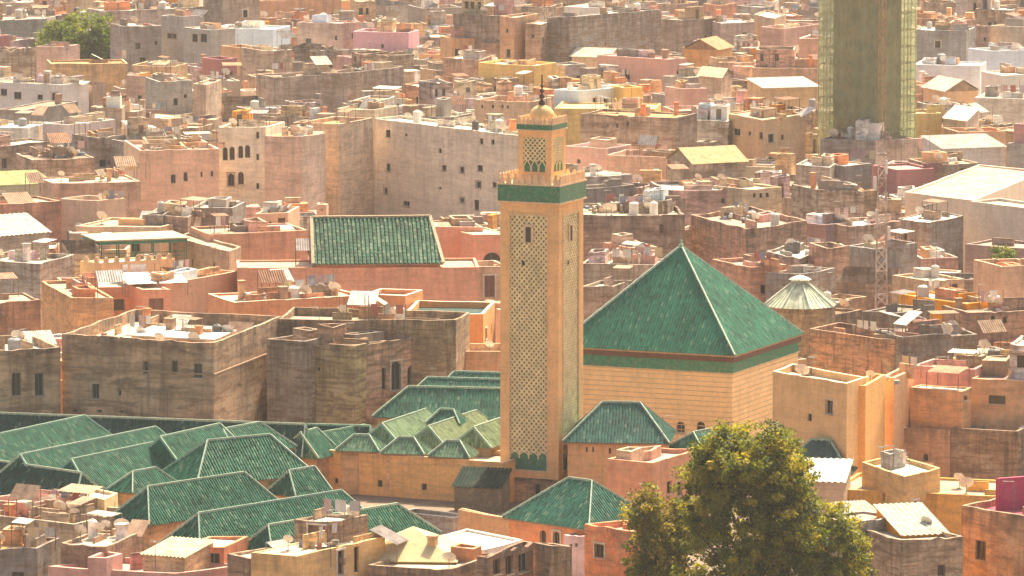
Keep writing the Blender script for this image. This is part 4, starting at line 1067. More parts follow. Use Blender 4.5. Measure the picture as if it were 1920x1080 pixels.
X(9.6, [(196, 22), (396, 14)], 46, (.5, .4, .32), 'long beige house near top edge behind far tree', .35, dep=8, rc='crm', clutter=2)
X(9.2, [(487, 2), (640, -2)], 20, (.6, .32, .18), 'orange house strip along the top edge', .2, dep=7, rc='org', clutter=.3)
X(9.2, [(556, 43), (642, 46)], 64, (.56, .34, .27), 'salmon house near top left of centre', .3, dep=6, rc='pnk', clutter=.8)
X(9.4, [(-30, 39), (86, 38)], 64, (.25, .26, .22), 'dark house with flat peach roof at top left edge', .3, dep=9, rc=(.6, .45, .32), pp=.1, clutter=.2)
X(9.0, [(-30, 72), (19, 67)], 90, 'red', 'dark red hut at the left edge', .1, dep=5, clutter=.2)
X(8.8, [(14, 96), (68, 92)], 136, (.46, .36, .25), 'crumbling beige house left of far tree', .85, dep=6, clutter=.5, jit=.3)
X(8.6, [(66, 88), (116, 90)], 112, (.58, .38, .32), 'pinkish house at the foot of far tree', .2, dep=5, auto=2, clutter=.3)
X(7.2, [(-40, 350), (100, 344)], 358, 'grn', 'shed with yellow green sheet roof at left edge', .2, name='shed', cat='shed', dep=6, roof='mono', up=.9, sheet=(.55, .58, .28))
X(8.6, [(98, 346), (264, 341)], 376, (.6, .36, .25), 'low salmon house left of large salmon facade', .3, dep=7, rc='crm', clutter=1.2)
X(8.2, [(60, 300), (178, 296)], 335, (.5, .32, .23), 'reddish brown house with dishes, left', .5, dep=7, clutter=2.5)
# --- upper right
X(7.4, [(1538, 262), (1642, 266)], 286, (.45, .34, .29), 'pinkish brown house with dishes at the foot of scaffolded tower', .4, dep=6, rc='gry', clutter=2.5)
X(7.2, [(1642, 264), (1720, 262)], 284, (.52, .36, .28), 'reddish house right of the tower foot, in front of yellow terrace house', .35, dep=6, rc='pnk', clutter=1)
X(9.6, [(1414, 28), (1452, 36), (1510, 14)], 58, (.46, .29, .18), 'brown house with white roof near top right', .25, rc='wht', pp=.15, clutter=0, dep=9)
X(9.2, [(1279, 39), (1356, 35)], 72, (.32, .22, .16), 'dark brown house near the top right', .5, dep=7, rc='crm', clutter=1)
X(8.8, [(1352, 44), (1416, 42)], 64, (.58, .42, .37), 'whitish pink house near the top right', .3, dep=6, rc='wht', clutter=1)
X(9.0, [(1470, 54), (1540, 46)], 78, (.58, .32, .25), 'salmon house immediately left of scaffolded tower, upper', .25, dep=7, rc='wht', clutter=.7)
X(8.6, [(1498, 73), (1540, 74)], 104, (.6, .32, .22), 'salmon house with white coping left of scaffolded tower', .2, dep=6, cap=(.75, .7, .64), clutter=.4)
X(8.0, [(1282, 92), (1345, 94)], 98, 'org', 'shed with folded orange sheet roof upper right', .2, name='shed', cat='shed', dep=6, roof='gable', up=1.5, sheet=(.62, .3, .15), axis=1)
X(8.8, [(1310, 142), (1352, 146), (1391, 130)], 172, (.56, .38, .26), 'peach gabled house upper right', .3, roof='gable', up=1.0, sheet=(.66, .5, .34), dep=7)
X(9.0, [(1411, 128), (1540, 129)], 152, (.6, .36, .22), 'peach house left of scaffolded tower, lower', .25, dep=7, rc='pnk', auto=2, clutter=1)
X(8.6, [(1432, 166), (1536, 163)], 192, (.6, .4, .2), 'house with long white sheet roof left of scaffolded tower', .2, dep=6, roof='mono', up=.8, sheet=(.76, .73, .64))
X(8.4, [(1281, 169), (1327, 167)], 190, (.58, .32, .26), 'pink house with white edge wall upper right', .15, dep=5, rc='wht', clutter=.4)
X(9.4, [(1714, 57), (1812, 59)], 97, (.25, .24, .24), 'dark slate house right of scaffolded tower', .3, dep=7, rc='wht', clutter=1.4)
X(9.4, [(1811, 52), (1856, 50)], 92, (.44, .27, .2), 'brown house right of the dark slate house', .4, dep=6, clutter=.5)
X(9.2, [(1856, 50), (1950, 54)], 78, (.62, .5, .36), 'cream house near top right edge', .2, dep=7, rc='crm', auto=2, clutter=.8)
X(8.8, [(1714, 122), (1838, 124)], 142, (.6, .64, .68), 'pale blue grey house right of scaffolded tower', .1, dep=7, rc=(.62, .66, .72), pp=.15, clutter=.8)
X(8.8, [(1859, 97), (1950, 93)], 132, (.62, .67, .7), 'bluish white house at the right edge', .1, dep=7, rc='wht', clutter=.8)
X(8.4, [(1880, 142), (1960, 139)], 166, 'wht', 'plain white house at the right edge', .05, dep=6, rc='wht', clutter=.2)
X(8.2, [(1774, 172), (1834, 170)], 178, (.62, .36, .2), 'little orange gable house with white roof edge', .1, dep=7, roof='gable', up=1.5, sheet=(.76, .7, .58), axis=1)
X(8.4, [(1828, 184), (1960, 187)], 216, (.68, .62, .54), 'whitish house front with pale openings at right edge', .25, dep=7, rc='crm', auto=3, clutter=.8)
X(8.6, [(1768, 222), (1812, 228), (1868, 199)], 244, (.52, .42, .33), 'house with sloping pale roof right of scaffolded tower', .3, roof='mono', up=.8, sheet=(.72, .64, .5), dep=9)
X(9.0, [(1688, 215), (1766, 213)], 256, (.6, .42, .16), 'yellow terrace house with maroon lower wall', .15, dep=6, rc='brn', clutter=.4)
X(6.6, [(1697, 233), (1765, 232)], 258, 'red', 'maroon fence wall before the yellow terrace house', .05, name='terrace_wall', cat='wall', dep=.5, clutter=0, pp=.05)
X(8.0, [(1796, 249), (1886, 247)], 268, (.6, .32, .17), 'orange brown house strip at right, above pale sheets', .2, dep=6, rc='pnk', clutter=.6)
X(7.6, [(1768, 280), (1885, 276)], 296, 'wht', 'shed with pale fibre sheet roof at right', .2, name='shed', cat='shed', dep=6, roof='mono', up=1.0, sheet=(.7, .64, .56))
X(9.0, [(1697, 362), (1826, 377), (1960, 322)], 408, (.66, .52, .40), 'cream mosque block with broad peach roof at right edge', .06, name='mosque_block', cat='building', rc=(.68, .5, .36), pp=.15, clutter=0)
X(9.2, [(1820, 378), (1990, 400)], 460, (.66, .55, .44), 'tall pale cream courtyard wall at the right edge', .1, name='mosque_block', cat='building', dep=4, rc=(.7, .55, .4), pp=.15, clutter=0)
X(8.2, [(1682, 410), (1742, 420), (1816, 402)], 456, (.25, .2, .165), 'dark house with pale roof edge in front of the cream mosque', .5, dep=9, rc='wht', pp=.1, clutter=.8)
X(8.0, [(1810, 458), (1960, 470)], 492, (.22, .13, .12), 'low dark maroon house below cream courtyard wall', .3, dep=5, clutter=1)
X(9.0, [(1492, 311), (1556, 315), (1576, 305)], 345, (.42, .33, .28), 'house with bright white roof slab right of the yellow sheet roof', .4, dep=6, rc='wht', pp=.08, clutter=.3)
X(9.0, [(1584, 312), (1634, 308)], 350, 'dgr', 'dark grey house with pale yellow roof near lattice mast', .3, dep=6, rc=(.74, .66, .46), pp=.08, clutter=.3)
X(8.8, [(1681, 319), (1751, 316)], 338, 'red', 'maroon walled terrace house right of lattice mast', .05, dep=6, rc='pnk', clutter=1)
X(9.0, [(1752, 310), (1836, 306)], 346, (.52, .36, .24), 'orange beige house with tall narrow door at right', .4, dep=6, d=[(1801, 316, 1809, 342)], clutter=1)
X(8.6, [(1548, 424), (1594, 420)], 455, (.24, .13, .13), 'dark house with yellow awning strip', .2, dep=5, rc='wht', pp=.1, clutter=1)
X(8.6, [(1594, 426), (1690, 418)], 460, (.6, .38, .28), 'pinkish house behind the lattice mast', .45, dep=6, clutter=1.4)
X(9.4, [(1550, 466), (1592, 464)], 503, (.48, .27, .19), 'brick chimney house right of pyramid roof', .5, dep=4, clutter=.2)
X(8.2, [(1590, 462), (1640, 470), (1720, 458)], 490, (.24, .22, .2), 'dark slate coloured house behind lattice mast', .4, clutter=1)
X(8.0, [(1878, 502), (1960, 498)], 545, (.62, .38, .24), 'peach house at the right edge below small tree', .2, dep=6, rc='crm', clutter=.5)
X(7.8, [(1742, 529), (1808, 524)], 556, (.62, .42, .26), 'peach house with dark doorway, right', .25, dep=6, d=[(1785, 533, 1796, 548)], rc='crm', clutter=.6)
X(7.6, [(1815, 590), (1960, 585)], 620, (.46, .28, .2), 'brown red house with row of dark openings at right edge', .5, dep=7, w=[(1834, 592, 1843, 604), (1858, 592, 1866, 604), (1880, 594, 1888, 606)], clutter=1.5)

# ------------------------------------------------------------------ scaffolded tower
def scaffold_tower():
    th = R(-38); ex = Vector((math.cos(th), math.sin(th), 0)); ey = Vector((-ex.y, ex.x, 0)); up = Vector((0, 0, 1))
    cen = onY(1625, 250, 720); cen.z = 0
    root = thing('scaffolded_tower', 'tall square tower wrapped in scaffolding and green netting', 'tower', (cen.x, cen.y, 0))
    W, HT = 5.6, 44.0
    P = lambda hw: [cen - ex * hw - ey * hw, cen + ex * hw - ey * hw, cen + ex * hw + ey * hw, cen - ex * hw + ey * hw]
    q = P(W / 2); m = MB()
    for i in range(4):
        A, B = q[i], q[(i + 1) % 4]; e = (B - A).normalized(); nin = Vector((-e.y, e.x, 0))
        holes = [(2.3, 3.1, 21.3, 23.6, False), (2.4, 3.0, 13, 14.2, False)]
        wall_face(m, A, B, HT, HT, 0, holes, (.52, .42, .32, .3), nin)
    m.face([p + up * HT for p in q], (.5, .4, .3)); m.build('shaft', 'plaster', root)
    for i in (0, 1):
        A, B = q[i], q[(i + 1) % 4]; e = (B - A).normalized(); nin = Vector((-e.y, e.x, 0))
        for h in ((2.3, 3.1, 21.3, 23.6), (2.4, 3.0, 13, 14.2)): add_window(root, A, B, nin, h, False)
        m = MB()
        for z in np.arange(4, HT, 2.4): m.bar(A + up * z - nin * .05, B + up * z - nin * .05, .12, (.36, .27, .18), .14)
        m.build('string_course', 'stone', root)
        for u in (.35, W - .35):
            m = MB(); m.box(A + e * u + up * (HT / 2) - nin * .06, (.7, .14, HT), (.42, .32, .22), ax=(e, nin, up)); m.build('corner_pilaster', 'stone', root)
    hw = W / 2 + 1.35
    q = P(hw)
    for i in range(4):
        A, B = q[i], q[(i + 1) % 4]; e = (B - A).normalized(); nin = Vector((-e.y, e.x, 0))
        L = (B - A).length
        for k in range(5 if i else 5):
            m = MB(); p = A + e * (L * k / 5)
            m.tube(p, p + up * HT, .06, .06, (.36, .33, .2), 6); p2 = p + nin * 1.0
            m.tube(p2, p2 + up * HT, .05, .05, (.36, .33, .2), 6)
            m.build('scaffold_pole', 'junk', root)
        for z in np.arange(2, HT, 2.0):
            m = MB(); m.bar(A + up * z, B + up * z, .07, (.4, .36, .2)); m.bar(A + up * (z + 1.0), B + up * (z + 1.0), .05, (.4, .36, .2))
            m.bar(A + up * (z - .06) + nin * .5, B + up * (z - .06) + nin * .5, .9, (.45, .34, .2), .05)
            m.build('scaffold_deck', 'junk', root)
        m = MB(); o = -nin * .12
        nz, nu = 22, 8; rr = random.Random(i)
        off = {(a, b): rr.uniform(-.1, .1) for a in range(nu + 1) for b in range(nz + 1)}
        Pn = lambda a, b: A + e * (L * a / nu) + up * (1.0 + (HT - 1) * b / nz) + o + nin * off[a, b]
        for a in range(nu):
            for b in range(nz): m.face([Pn(a, b), Pn(a + 1, b), Pn(a + 1, b + 1), Pn(a, b + 1)], (.2, .22, .1))
        m.build('debris_net', 'net', root)
    # hoist mast on the right hand corner
    c = q[1] + ex * .9
    m = MB()
    for (a, b) in ((-.3, -.3), (.3, -.3), (.3, .3), (-.3, .3)):
        p = c + ex * a + ey * b; m.tube(p, p + up * HT, .045, .045, (.5, .3, .14), 5)
    z = 0
    while z < HT - 1:
        m.bar(c + ex * -.3 + ey * -.3 + up * z, c + ex * .3 + ey * -.3 + up * (z + .8), .04, (.5, .3, .14)); m.bar(c + ex * .3 + ey * -.3 + up * z, c + ex * .3 + ey * .3 + up * (z + .8), .04, (.5, .3, .14)); z += .8
    m.build('hoist_mast', 'junk', root)
    HOUSES.append(dict(poly=P(hw), z=None, h=HT, root=root, clutter=0, explicit=True, label='tower', col='x'))
    keep(1535, 0, 1712, 246, 712)
scaffold_tower()

# ------------------------------------------------------------------ red and white lattice mast
def mast():
    Y = 566; base = onY(1652, 600, Y); base.z = 0; up = Vector((0, 0, 1))
    root = thing('lattice_mast', 'slender red and white lattice radio mast among right hand roofs', 'mast', base)
    top = onY(1652, 288, Y).z; sec = 2.2; z = 0; k = 0
    while z < top:
        m = MB(); z1 = min(z + sec, top); w0 = .62 - .28 * z / top; w1 = .62 - .28 * z1 / top
        col = (.42, .32, .27) if k % 2 else (.6, .5, .43)
        c = [(-1, -1), (1, -1), (1, 1), (-1, 1)]
        P = lambda i, zz, w: base + Vector((c[i % 4][0] * w, c[i % 4][1] * w, zz))
        for i in range(4):
            m.bar(P(i, z, w0), P(i, z1, w1), .09, col)
            zm = (z + z1) / 2; wm = (w0 + w1) / 2
            for (za, zb_, wa, wb) in ((z, zm, w0, wm), (zm, z1, wm, w1)):
                m.bar(P(i, za, wa), P(i + 1, zb_, wb), .06, col); m.bar(P(i + 1, za, wa), P(i, zb_, wb), .06, col)
            m.bar(P(i, z1, w1), P(i + 1, z1, w1), .07, col)
        m.build('lattice_section', 'junk', root); z = z1; k += 1
    for z, a in ((top * .62, .4), (top * .7, 2.2), (top * .86, 3.6), (top * .94, 5.2), (top * .78, 1.0)):
        m = MB(); p = base + Vector((math.cos(a) * .75, math.sin(a) * .75, z)); m.box(p, (.28, .16, 1.3), (.7, .66, .6), a); m.bar(base + up * z, p, .06, (.4, .36, .3)); m.build('panel_antenna', 'white', root)
    m = MB(); m.tube(base + up * top, base + up * (top + 2), .04, .02, (.5, .4, .35), 6); m.build('spike', 'junk', root)
    HOUSES.append(dict(poly=[base + Vector((x, y, 0)) for x, y in ((-1, -1), (1, -1), (1, 1), (-1, 1))], z=None, h=22, root=root, clutter=0, explicit=True, label='mast', col='x'))
    keep(1640, 290, 1666, 590, Y)
mast()

# ------------------------------------------------------------------ pale metal pavilion
def pale_pavilion():
    c = onz(1500, 524, 11.2); c.z = 0; up = Vector((0, 0, 1))
    root = thing('metal_pavilion', 'pale green octagonal metal roof with small cap, right of pyramid roof', 'pavilion', c)
    n, r, ze, zt = 8, 3.45, 8.9, 10.9
    rim = lambda i, rr, z: c + Vector((math.cos(2 * math.pi * (i + .3) / n) * rr, math.sin(2 * math.pi * (i + .3) / n) * rr, z))
    for i in range(n):
        m = MB(); a, b, e, d = rim(i, r, ze), rim(i + 1, r, ze), rim(i + 1, .75, zt), rim(i, .75, zt)
        for k in range(5):
            s0, s1 = k / 5, (k + 1) / 5
            m.face([a.lerp(b, s0), a.lerp(b, s1), d.lerp(e, s1), d.lerp(e, s0)], jit((.62, .64, .46), .06))
            m.bar(a.lerp(b, s0) + up * .02, d.lerp(e, s0) + up * .02, .06, (.56, .57, .42))
        m.build('roof_panel', 'metal', root)
        m = MB(); m.bar(rim(i, r, ze) + up * .05, rim(i, .75, zt) + up * .05, .14, (.66, .66, .52)); m.build('roof_rib', 'metal', root)
    m = MB(); m.lathe(c, [(.75, zt), (.78, zt + .3)], (.5, .5, .38), 8); m.build('lantern', 'metal', root)
    m = MB(); m.lathe(c, [(1.05, zt + .3), (.9, zt + .42), (.3, zt + .66), (0, zt + .74)], (.66, .67, .55), 8); m.build('cap', 'metal', root)
    m = MB()
    m.lathe(c, [(r * .93, 0), (r * .93, ze)], (.46, .33, .2, .5), 8); m.build('wall', 'plaster', root)
    HOUSES.append(dict(poly=[c + Vector((x * r, y * r, 0)) for x, y in ((-.9, -.9), (.9, -.9), (.9, .9), (-.9, .9))], z=None, h=11, root=root, clutter=0, explicit=True, label='pav', col='x'))
    keep(1434, 515, 1566, 580, c.y)
pale_pavilion()

# ------------------------------------------------------------------ green pergola above the crenellated house
def pergola():
    h = 8.6; A, B = onz(186, 452, h), onz(350, 446, h); e = (B - A).normalized(); nb = Vector((-e.y, e.x, 0)); up = Vector((0, 0, 1))
    C, D = B + nb * 6, A + nb * 6; c = (A + C) / 2
    root = thing('pergola', 'green steel pergola with flat cream roof above crenellated house', 'pergola', (c.x, c.y, 0))
    m = MB(); m.box((c.x, c.y, h), ((B - A).length + .6, 6.4, .14), (.66, .52, .36), math.atan2(e.y, e.x)); m.build('roof_sheet', 'roof', root)
    m = MB()
    for P, Q in ((A, B), (B, C), (C, D), (D, A)): m.bar(P - up * .25, Q - up * .25, .16, (.05, .2, .13), .3)
    m.build('beam', 'paint', root)
    for k in range(6):
        for off in (0, 6):
            p = A.lerp(B, k / 5) + nb * off; m = MB(); m.bar((p.x, p.y, 0), (p.x, p.y, h - .4), .12, (.05, .19, .13)); m.build('post', 'paint', root)
    m = MB()
    for z in (6.9, 7.3): m.bar(A - up * (h - z), B - up * (h - z), .06, (.05, .18, .12))
    for k in range(40):
        p = A.lerp(B, k / 39); m.bar((p.x, p.y, 6.3), (p.x, p.y, 7.3), .03, (.05, .18, .12))
    m.build('railing', 'paint', root)
    keep(186, 445, 352, 478, A.y)
    HOUSES.append(dict(poly=[A, B, C, D], z=None, h=8.6, root=root, clutter=0, explicit=True, label='pergola', col='x'))
pergola()

# ------------------------------------------------------------------ trees
def leaves_mesh(blobs, n, size, cols, clump=.5, seed=1, flat=.75):
    rg = np.random.default_rng(seed)
    V, F, C = [], [], []
    vol = np.array([b[1][0] * b[1][1] * b[1][2] for b in blobs]) ** .75; vol = vol / vol.sum()
    nc = max(20, n // 70)
    which = rg.choice(len(blobs), nc, p=vol)
    cen = np.array([b[0] for b in blobs])[which]; rad = np.array([b[1] for b in blobs])[which]
    d = rg.normal(size=(nc, 3)); d /= np.linalg.norm(d, axis=1)[:, None]
    rr = rg.uniform(.2, 1, nc) ** .42
    lump = 1 + .13 * np.sin(d[:, 0] * 7 + which * 2.1) * np.sin(d[:, 2] * 8 + which) + .09 * np.sin(d[:, 1] * 11 + which * 1.7)
    cc = cen + d * rad * rr[:, None] * (lump + rg.normal(0, .05, nc))[:, None]
    csz = clump * rg.uniform(.6, 1.5, nc)
    base = np.array(cols)[rg.choice(len(cols), nc)]
    idx = rg.integers(0, nc, n)
    off = rg.normal(size=(n, 3)); off *= (rg.uniform(.2, 1, n) ** .5 / np.linalg.norm(off, axis=1))[:, None]
    p = cc[idx] + off * csz[idx][:, None] * np.array([1, 1, flat])
    nrm = rg.normal(size=(n, 3)) + d[idx] * .7 + np.array([0, 0, .45]); nrm /= np.linalg.norm(nrm, axis=1)[:, None]
    t = np.cross(nrm, rg.normal(size=(n, 3))); t /= np.linalg.norm(t, axis=1)[:, None]
    b = np.cross(nrm, t)
    sz = size * rg.uniform(.6, 1.4, n)[:, None]
    v = np.stack([p - t * sz, p - b * sz * .55, p + t * sz, p + b * sz * .55], 1).reshape(-1, 3)
    col = base[idx] * rg.uniform(.75, 1.25, (n, 1))
    me = bpy.data.meshes.new('foliage')
    me.from_pydata(v.tolist(), [], np.arange(4 * n).reshape(-1, 4).tolist())
    at = me.attributes.new('col', 'FLOAT_COLOR', 'FACE')
    at.data.foreach_set('color', np.concatenate([col, np.ones((n, 1))], 1).astype(np.float32).ravel())
    me.materials.append(MAT['leaf'])
    return me, cc
def tree(label, base, blobs, n, size, cols, clump, seed, tr=.35, name='tree', cat='tree', limbs=9):
    base = Vector(base); root = thing(name, label, cat, base)
    blobs = [(np.array(c) - np.array(base), np.array(r)) for c, r in blobs]
    me, cc = leaves_mesh(blobs, n, size, cols, clump, seed)
    o = bpy.data.objects.new('crown', me); COL.objects.link(o); o.parent = root
    rr = random.Random(seed); m = MB()
    big = max(blobs, key=lambda b: b[1].prod()); top = Vector(big[0]) * .9
    fork = Vector((0, 0, max(.4, min(b[0][2] - b[1][2] for b in blobs) + .6)))
    m.tube((0, 0, -.1), fork, tr, tr * .72, (.12, .085, .06), 9, False)
    m.tube(fork, top, tr * .72, tr * .18, (.12, .085, .06), 8, False)
    for k in range(limbs):
        tgt = Vector(cc[rr.randrange(len(cc))]); s = fork.lerp(top, rr.uniform(0, .7)); mid = s.lerp(tgt, .5) + Vector((0, 0, .4))
        m.tube(s, mid, tr * .36, tr * .22, (.12, .085, .06), 6, False); m.tube(mid, tgt, tr * .22, tr * .07, (.12, .085, .06), 6, False)
    tk = bpy.data.objects.new('trunk', m.mesh('trunk')); tk.data.materials.append(MAT['bark']); COL.objects.link(tk); tk.parent = root
    return root
def blob(px, py, Y, rx, ry, rz, sc=1.0):
    p = onY(px, py, Y); k = FPX / Y
    return ((p.x, p.y, p.z), (rx / k, ry, rz / k))
YT = 414
OL = [(.18, .20, .025), (.10, .13, .02), (.28, .26, .03), (.055, .08, .016), (.33, .29, .032), (.13, .16, .021)]
b0 = onY(1450, 1080, YT)
tree('large olive green tree in the foreground at lower right', (b0.x, b0.y, 0), [blob(1398, 868, YT, 108, 4.2, 80), blob(1352, 880, YT - .5, 62, 3, 62), blob(1446, 872, YT - .5, 62, 3, 66), blob(1405, 985, YT, 118, 4.4, 110), blob(1490, 1000, YT + .5, 100, 4, 95), blob(1560, 1025, YT + 1, 66, 3, 86), blob(1478, 905, YT + 1, 58, 3, 60),
      blob(1330, 935, YT + 1, 62, 3, 90), blob(1440, 1110, YT, 170, 5, 90), blob(1345, 870, YT + 1, 52, 3, 45), blob(1600, 1060, YT + 1, 34, 2, 50)], 130000, .115, OL, .5, 3, .5, limbs=18)
b1 = onY(1240, 1080, YT + 6)
tree('lower yellowish leafy tree left of the large tree', (b1.x, b1.y, 0), [blob(1210, 965, YT + 6, 34, 2, 44), blob(1240, 1030, YT + 6, 66, 3, 66), blob(1285, 990, YT + 7, 42, 2, 58), blob(1230, 1100, YT + 6, 70, 3, 60)], 26000, .13,
     [(.24, .21, .03), (.16, .165, .025), (.3, .24, .035), (.09, .11, .02)], .6, 5, .25, limbs=10)
YF = 868
b2 = onY(238, 128, YF)
tree('broad bright green tree among far houses at upper left', (b2.x, b2.y, 0), [blob(150, 62, YF, 66, 5, 38), blob(205, 85, YF, 68, 5, 30), blob(110, 78, YF, 44, 4, 24), blob(252, 92, YF, 34, 3, 22), blob(165, 98, YF, 80, 5, 20)], 30000, .2,
     [(.12, .17, .025), (.08, .13, .022), (.16, .2, .03), (.055, .1, .022)], .85, 8, .35)
b3 = onY(1878, 512, 585)
tree('small green tree at the right edge below cream mosque', (b3.x, b3.y, 0), [blob(1878, 485, 585, 28, 1.6, 24), blob(1865, 500, 585, 18, 1.2, 18)], 2600, .14, [(.09, .13, .025), (.06, .1, .02), (.13, .16, .03)], .5, 9, .15)
keep(70, 22, 284, 118, YF); keep(1852, 462, 1905, 508, 585)
# ------------------------------------------------------------------ the rest of the quarter: houses packed behind and between
def overlap(P, Q):
    for A in (P, Q):
        for i in range(len(A)):
            p, q = A[i], A[(i + 1) % len(A)]; nx, ny = -(q.y - p.y), q.x - p.x
            a = [v.x * nx + v.y * ny for v in P]; b = [v.x * nx + v.y * ny for v in Q]
            if max(a) <= min(b) + 1e-6 or max(b) <= min(a) + 1e-6: return False
    return True
def hull_cells(poly, h, cell=4.0):
    pts = [project((p.x, p.y, z))[:2] for p in poly for z in (0, h)]
    pts = sorted(set((round(x, 2), round(y, 2)) for x, y in pts))
    def half(ps):
        o = []
        for p in ps:
            while len(o) > 1 and (o[-1][0] - o[-2][0]) * (p[1] - o[-2][1]) - (o[-1][1] - o[-2][1]) * (p[0] - o[-2][0]) <= 0: o.pop()
            o.append(p)
        return o
    hl = half(pts)[:-1] + half(pts[::-1])[:-1]
    x0 = max(0, int(min(p[0] for p in hl) / cell)); x1 = min(int(1920 / cell), int(max(p[0] for p in hl) / cell) + 1)
    y0 = max(0, int(min(p[1] for p in hl) / cell)); y1 = min(int(1080 / cell), int(max(p[1] for p in hl) / cell) + 1)
    if x0 >= x1 or y0 >= y1: return None
    gx, gy = np.meshgrid((np.arange(x0, x1) + .5) * cell, (np.arange(y0, y1) + .5) * cell)
    ins = np.ones(gx.shape, bool)
    for i in range(len(hl)):
        p, q = hl[i], hl[(i + 1) % len(hl)]
        ins &= ((q[0] - p[0]) * (gy - p[1]) - (q[1] - p[1]) * (gx - p[0])) >= 0
    return x0, y0, x1, y1, ins
rf = random.Random(21)
FILL = []
cellmap = {}
def near(c, r=22):
    out = []
    for i in range(int((c[0] - r) // 20), int((c[0] + r) // 20) + 1):
        for j in range(int((c[1] - r) // 20), int((c[1] + r) // 20) + 1): out += cellmap.get((i, j), [])
    return out
def addcell(poly):
    xs = [p.x for p in poly]; ys = [p.y for p in poly]
    for i in range(int(min(xs) // 20), int(max(xs) // 20) + 1):
        for j in range(int(min(ys) // 20), int(max(ys) // 20) + 1): cellmap.setdefault((i, j), []).append(poly)
for H_ in HOUSES: addcell(H_['poly'])
YAWS = (-23, 32, -40, 8, -12, 55, 20, -55)
def district(x, y): return YAWS[int((math.sin(x * .021 + 1.3) + math.sin(y * .017 + x * .004) + 2) * 2) % len(YAWS)]
for k in range(22000):
    f = k / 22000
    Y = rf.uniform(500, 1190); half = 960 / FPX * Y * 1.06
    x = rf.uniform(-half, half)
    s = (1 - f) ** 1.0
    wd, dp = rf.uniform(3.0, 4.8 + 4.5 * s), rf.uniform(3.0, 4.6 + 3.5 * s)
    a = R(district(x, Y) + rf.uniform(-6, 6)); ex = Vector((math.cos(a), math.sin(a), 0)); ey = Vector((-ex.y, ex.x, 0)); c = Vector((x, Y, 0))
    poly = [c - ex * wd / 2 - ey * dp / 2, c + ex * wd / 2 - ey * dp / 2, c + ex * wd / 2 + ey * dp / 2, c - ex * wd / 2 + ey * dp / 2]
    poly = [p + Vector((rf.uniform(-.45, .45), rf.uniform(-.45, .45), 0)) for p in poly]
    if any(overlap(poly, q) for q in near((x, Y))): continue
    hgt = rf.choice((4.8, 5.4, 5.8, 6.2, 6.5, 6.8, 7.2, 7.8, 8.6)) + rf.uniform(-.3, .3)
    ok = False
    while hgt > 2.6:
        pr = [project((p.x, p.y, z)) for p in poly for z in (0, hgt + .5)]
        x0, x1 = min(p[0] for p in pr) + 3, max(p[0] for p in pr) - 3; y0, y1 = min(p[1] for p in pr) + 1, max(p[1] for p in pr)
        a0, a1, c0, c1 = max(0, int(x0 // 8)), min(240, int(x1 // 8) + 1), max(0, int(y0 // 8)), min(136, int(y1 // 8) + 1)
        if a0 >= a1 or c0 >= c1: break
        if not (KEEP[c0:c1, a0:a1] > min(p[2] for p in pr) + 1).any(): ok = True; break
        hgt -= .7
    if not ok: continue
    FILL.append(dict(poly=poly, h=hgt, Y=Y)); addcell(poly)
# what of them can be seen: a coarse picture drawn from near to far
zb = np.zeros((270, 480), bool)
items = [(min(project(p)[2] for p in H_['poly']), H_['poly'], H_['h'], None) for H_ in HOUSES] + [(min(project(p)[2] for p in F_['poly']), F_['poly'], F_['h'], F_) for F_ in FILL]
for d_, poly, hgt, F_ in sorted(items, key=lambda t: t[0]):
    r_ = hull_cells(poly, hgt)
    if r_ is None: continue
    x0, y0, x1, y1, ins = r_
    sub = zb[y0:y1, x0:x1]; vis = ins & ~sub
    if F_ is not None: F_['vis'] = int(vis.sum()); F_['c'] = (np.argwhere(vis).mean(0) if vis.any() else None, x0, y0)
    sub |= ins
seen = [F_ for F_ in FILL if F_.get('vis', 0) >= 3]
seen.sort(key=lambda F_: -F_['vis'])
N_OWN = 145
print('fill', len(FILL), 'seen', len(seen), 'explicit', len(HOUSES))
LAND = [((1625, 125), 'scaffolded tower'), ((1015, 270), 'minaret turret'), ((1015, 650), 'minaret'), ((1290, 570), 'pyramid roof'), ((175, 70), 'far tree'), ((340, 330), 'large salmon facade'), ((455, 300), 'arched cream tower house'), ((840, 320), 'great beige facade'),
        ((700, 450), 'ribbed green roof'), ((1652, 440), 'lattice mast'), ((1500, 550), 'pale metal pavilion'), ((1810, 390), 'cream mosque'), ((1150, 60), 'big dark grey wall'), ((1140, 180), 'pale blue house'), ((60, 175), 'white house with windows'), ((1450, 250), 'peach house with square windows'),
        ((450, 65), 'pale blue washed wall'), ((60, 425), 'white corrugated roof'), ((280, 500), 'crenellated house'), ((310, 700), 'huge brown block'), ((1870, 485), 'small tree at right edge'), ((660, 530), 'long salmon wall'), ((950, 70), 'narrow orange tower house'), ((720, 180), 'orange thatch roof'), ((1330, 375), 'pink red house'), ((1550, 730), 'tall cream house'), ((1770, 660), 'dark ruined house')]
CW = dict(sal='salmon', org='orange', pch='peach', crm='cream', bei='beige', brn='brown', gry='grey', dgr='dark grey', wht='whitewashed', pnk='pink', yel='ochre', blu='pale blue', red='maroon', lil='lilac', grn='green')
CH = ['brn'] * 7 + ['bei'] * 8 + ['gry'] * 6 + ['dgr'] * 4 + ['sal'] * 3 + ['pch'] * 5 + ['pnk'] * 3 + ['wht'] * 4 + ['crm'] * 3 + ['lil'] * 2 + ['org', 'blu']
RW = dict(crm='cream', wht='white', bei='beige', gry='grey', brn='brown', pnk='rosy', org='rusty', red='red')
used = {}
far_w, far_r = MB(), MB()
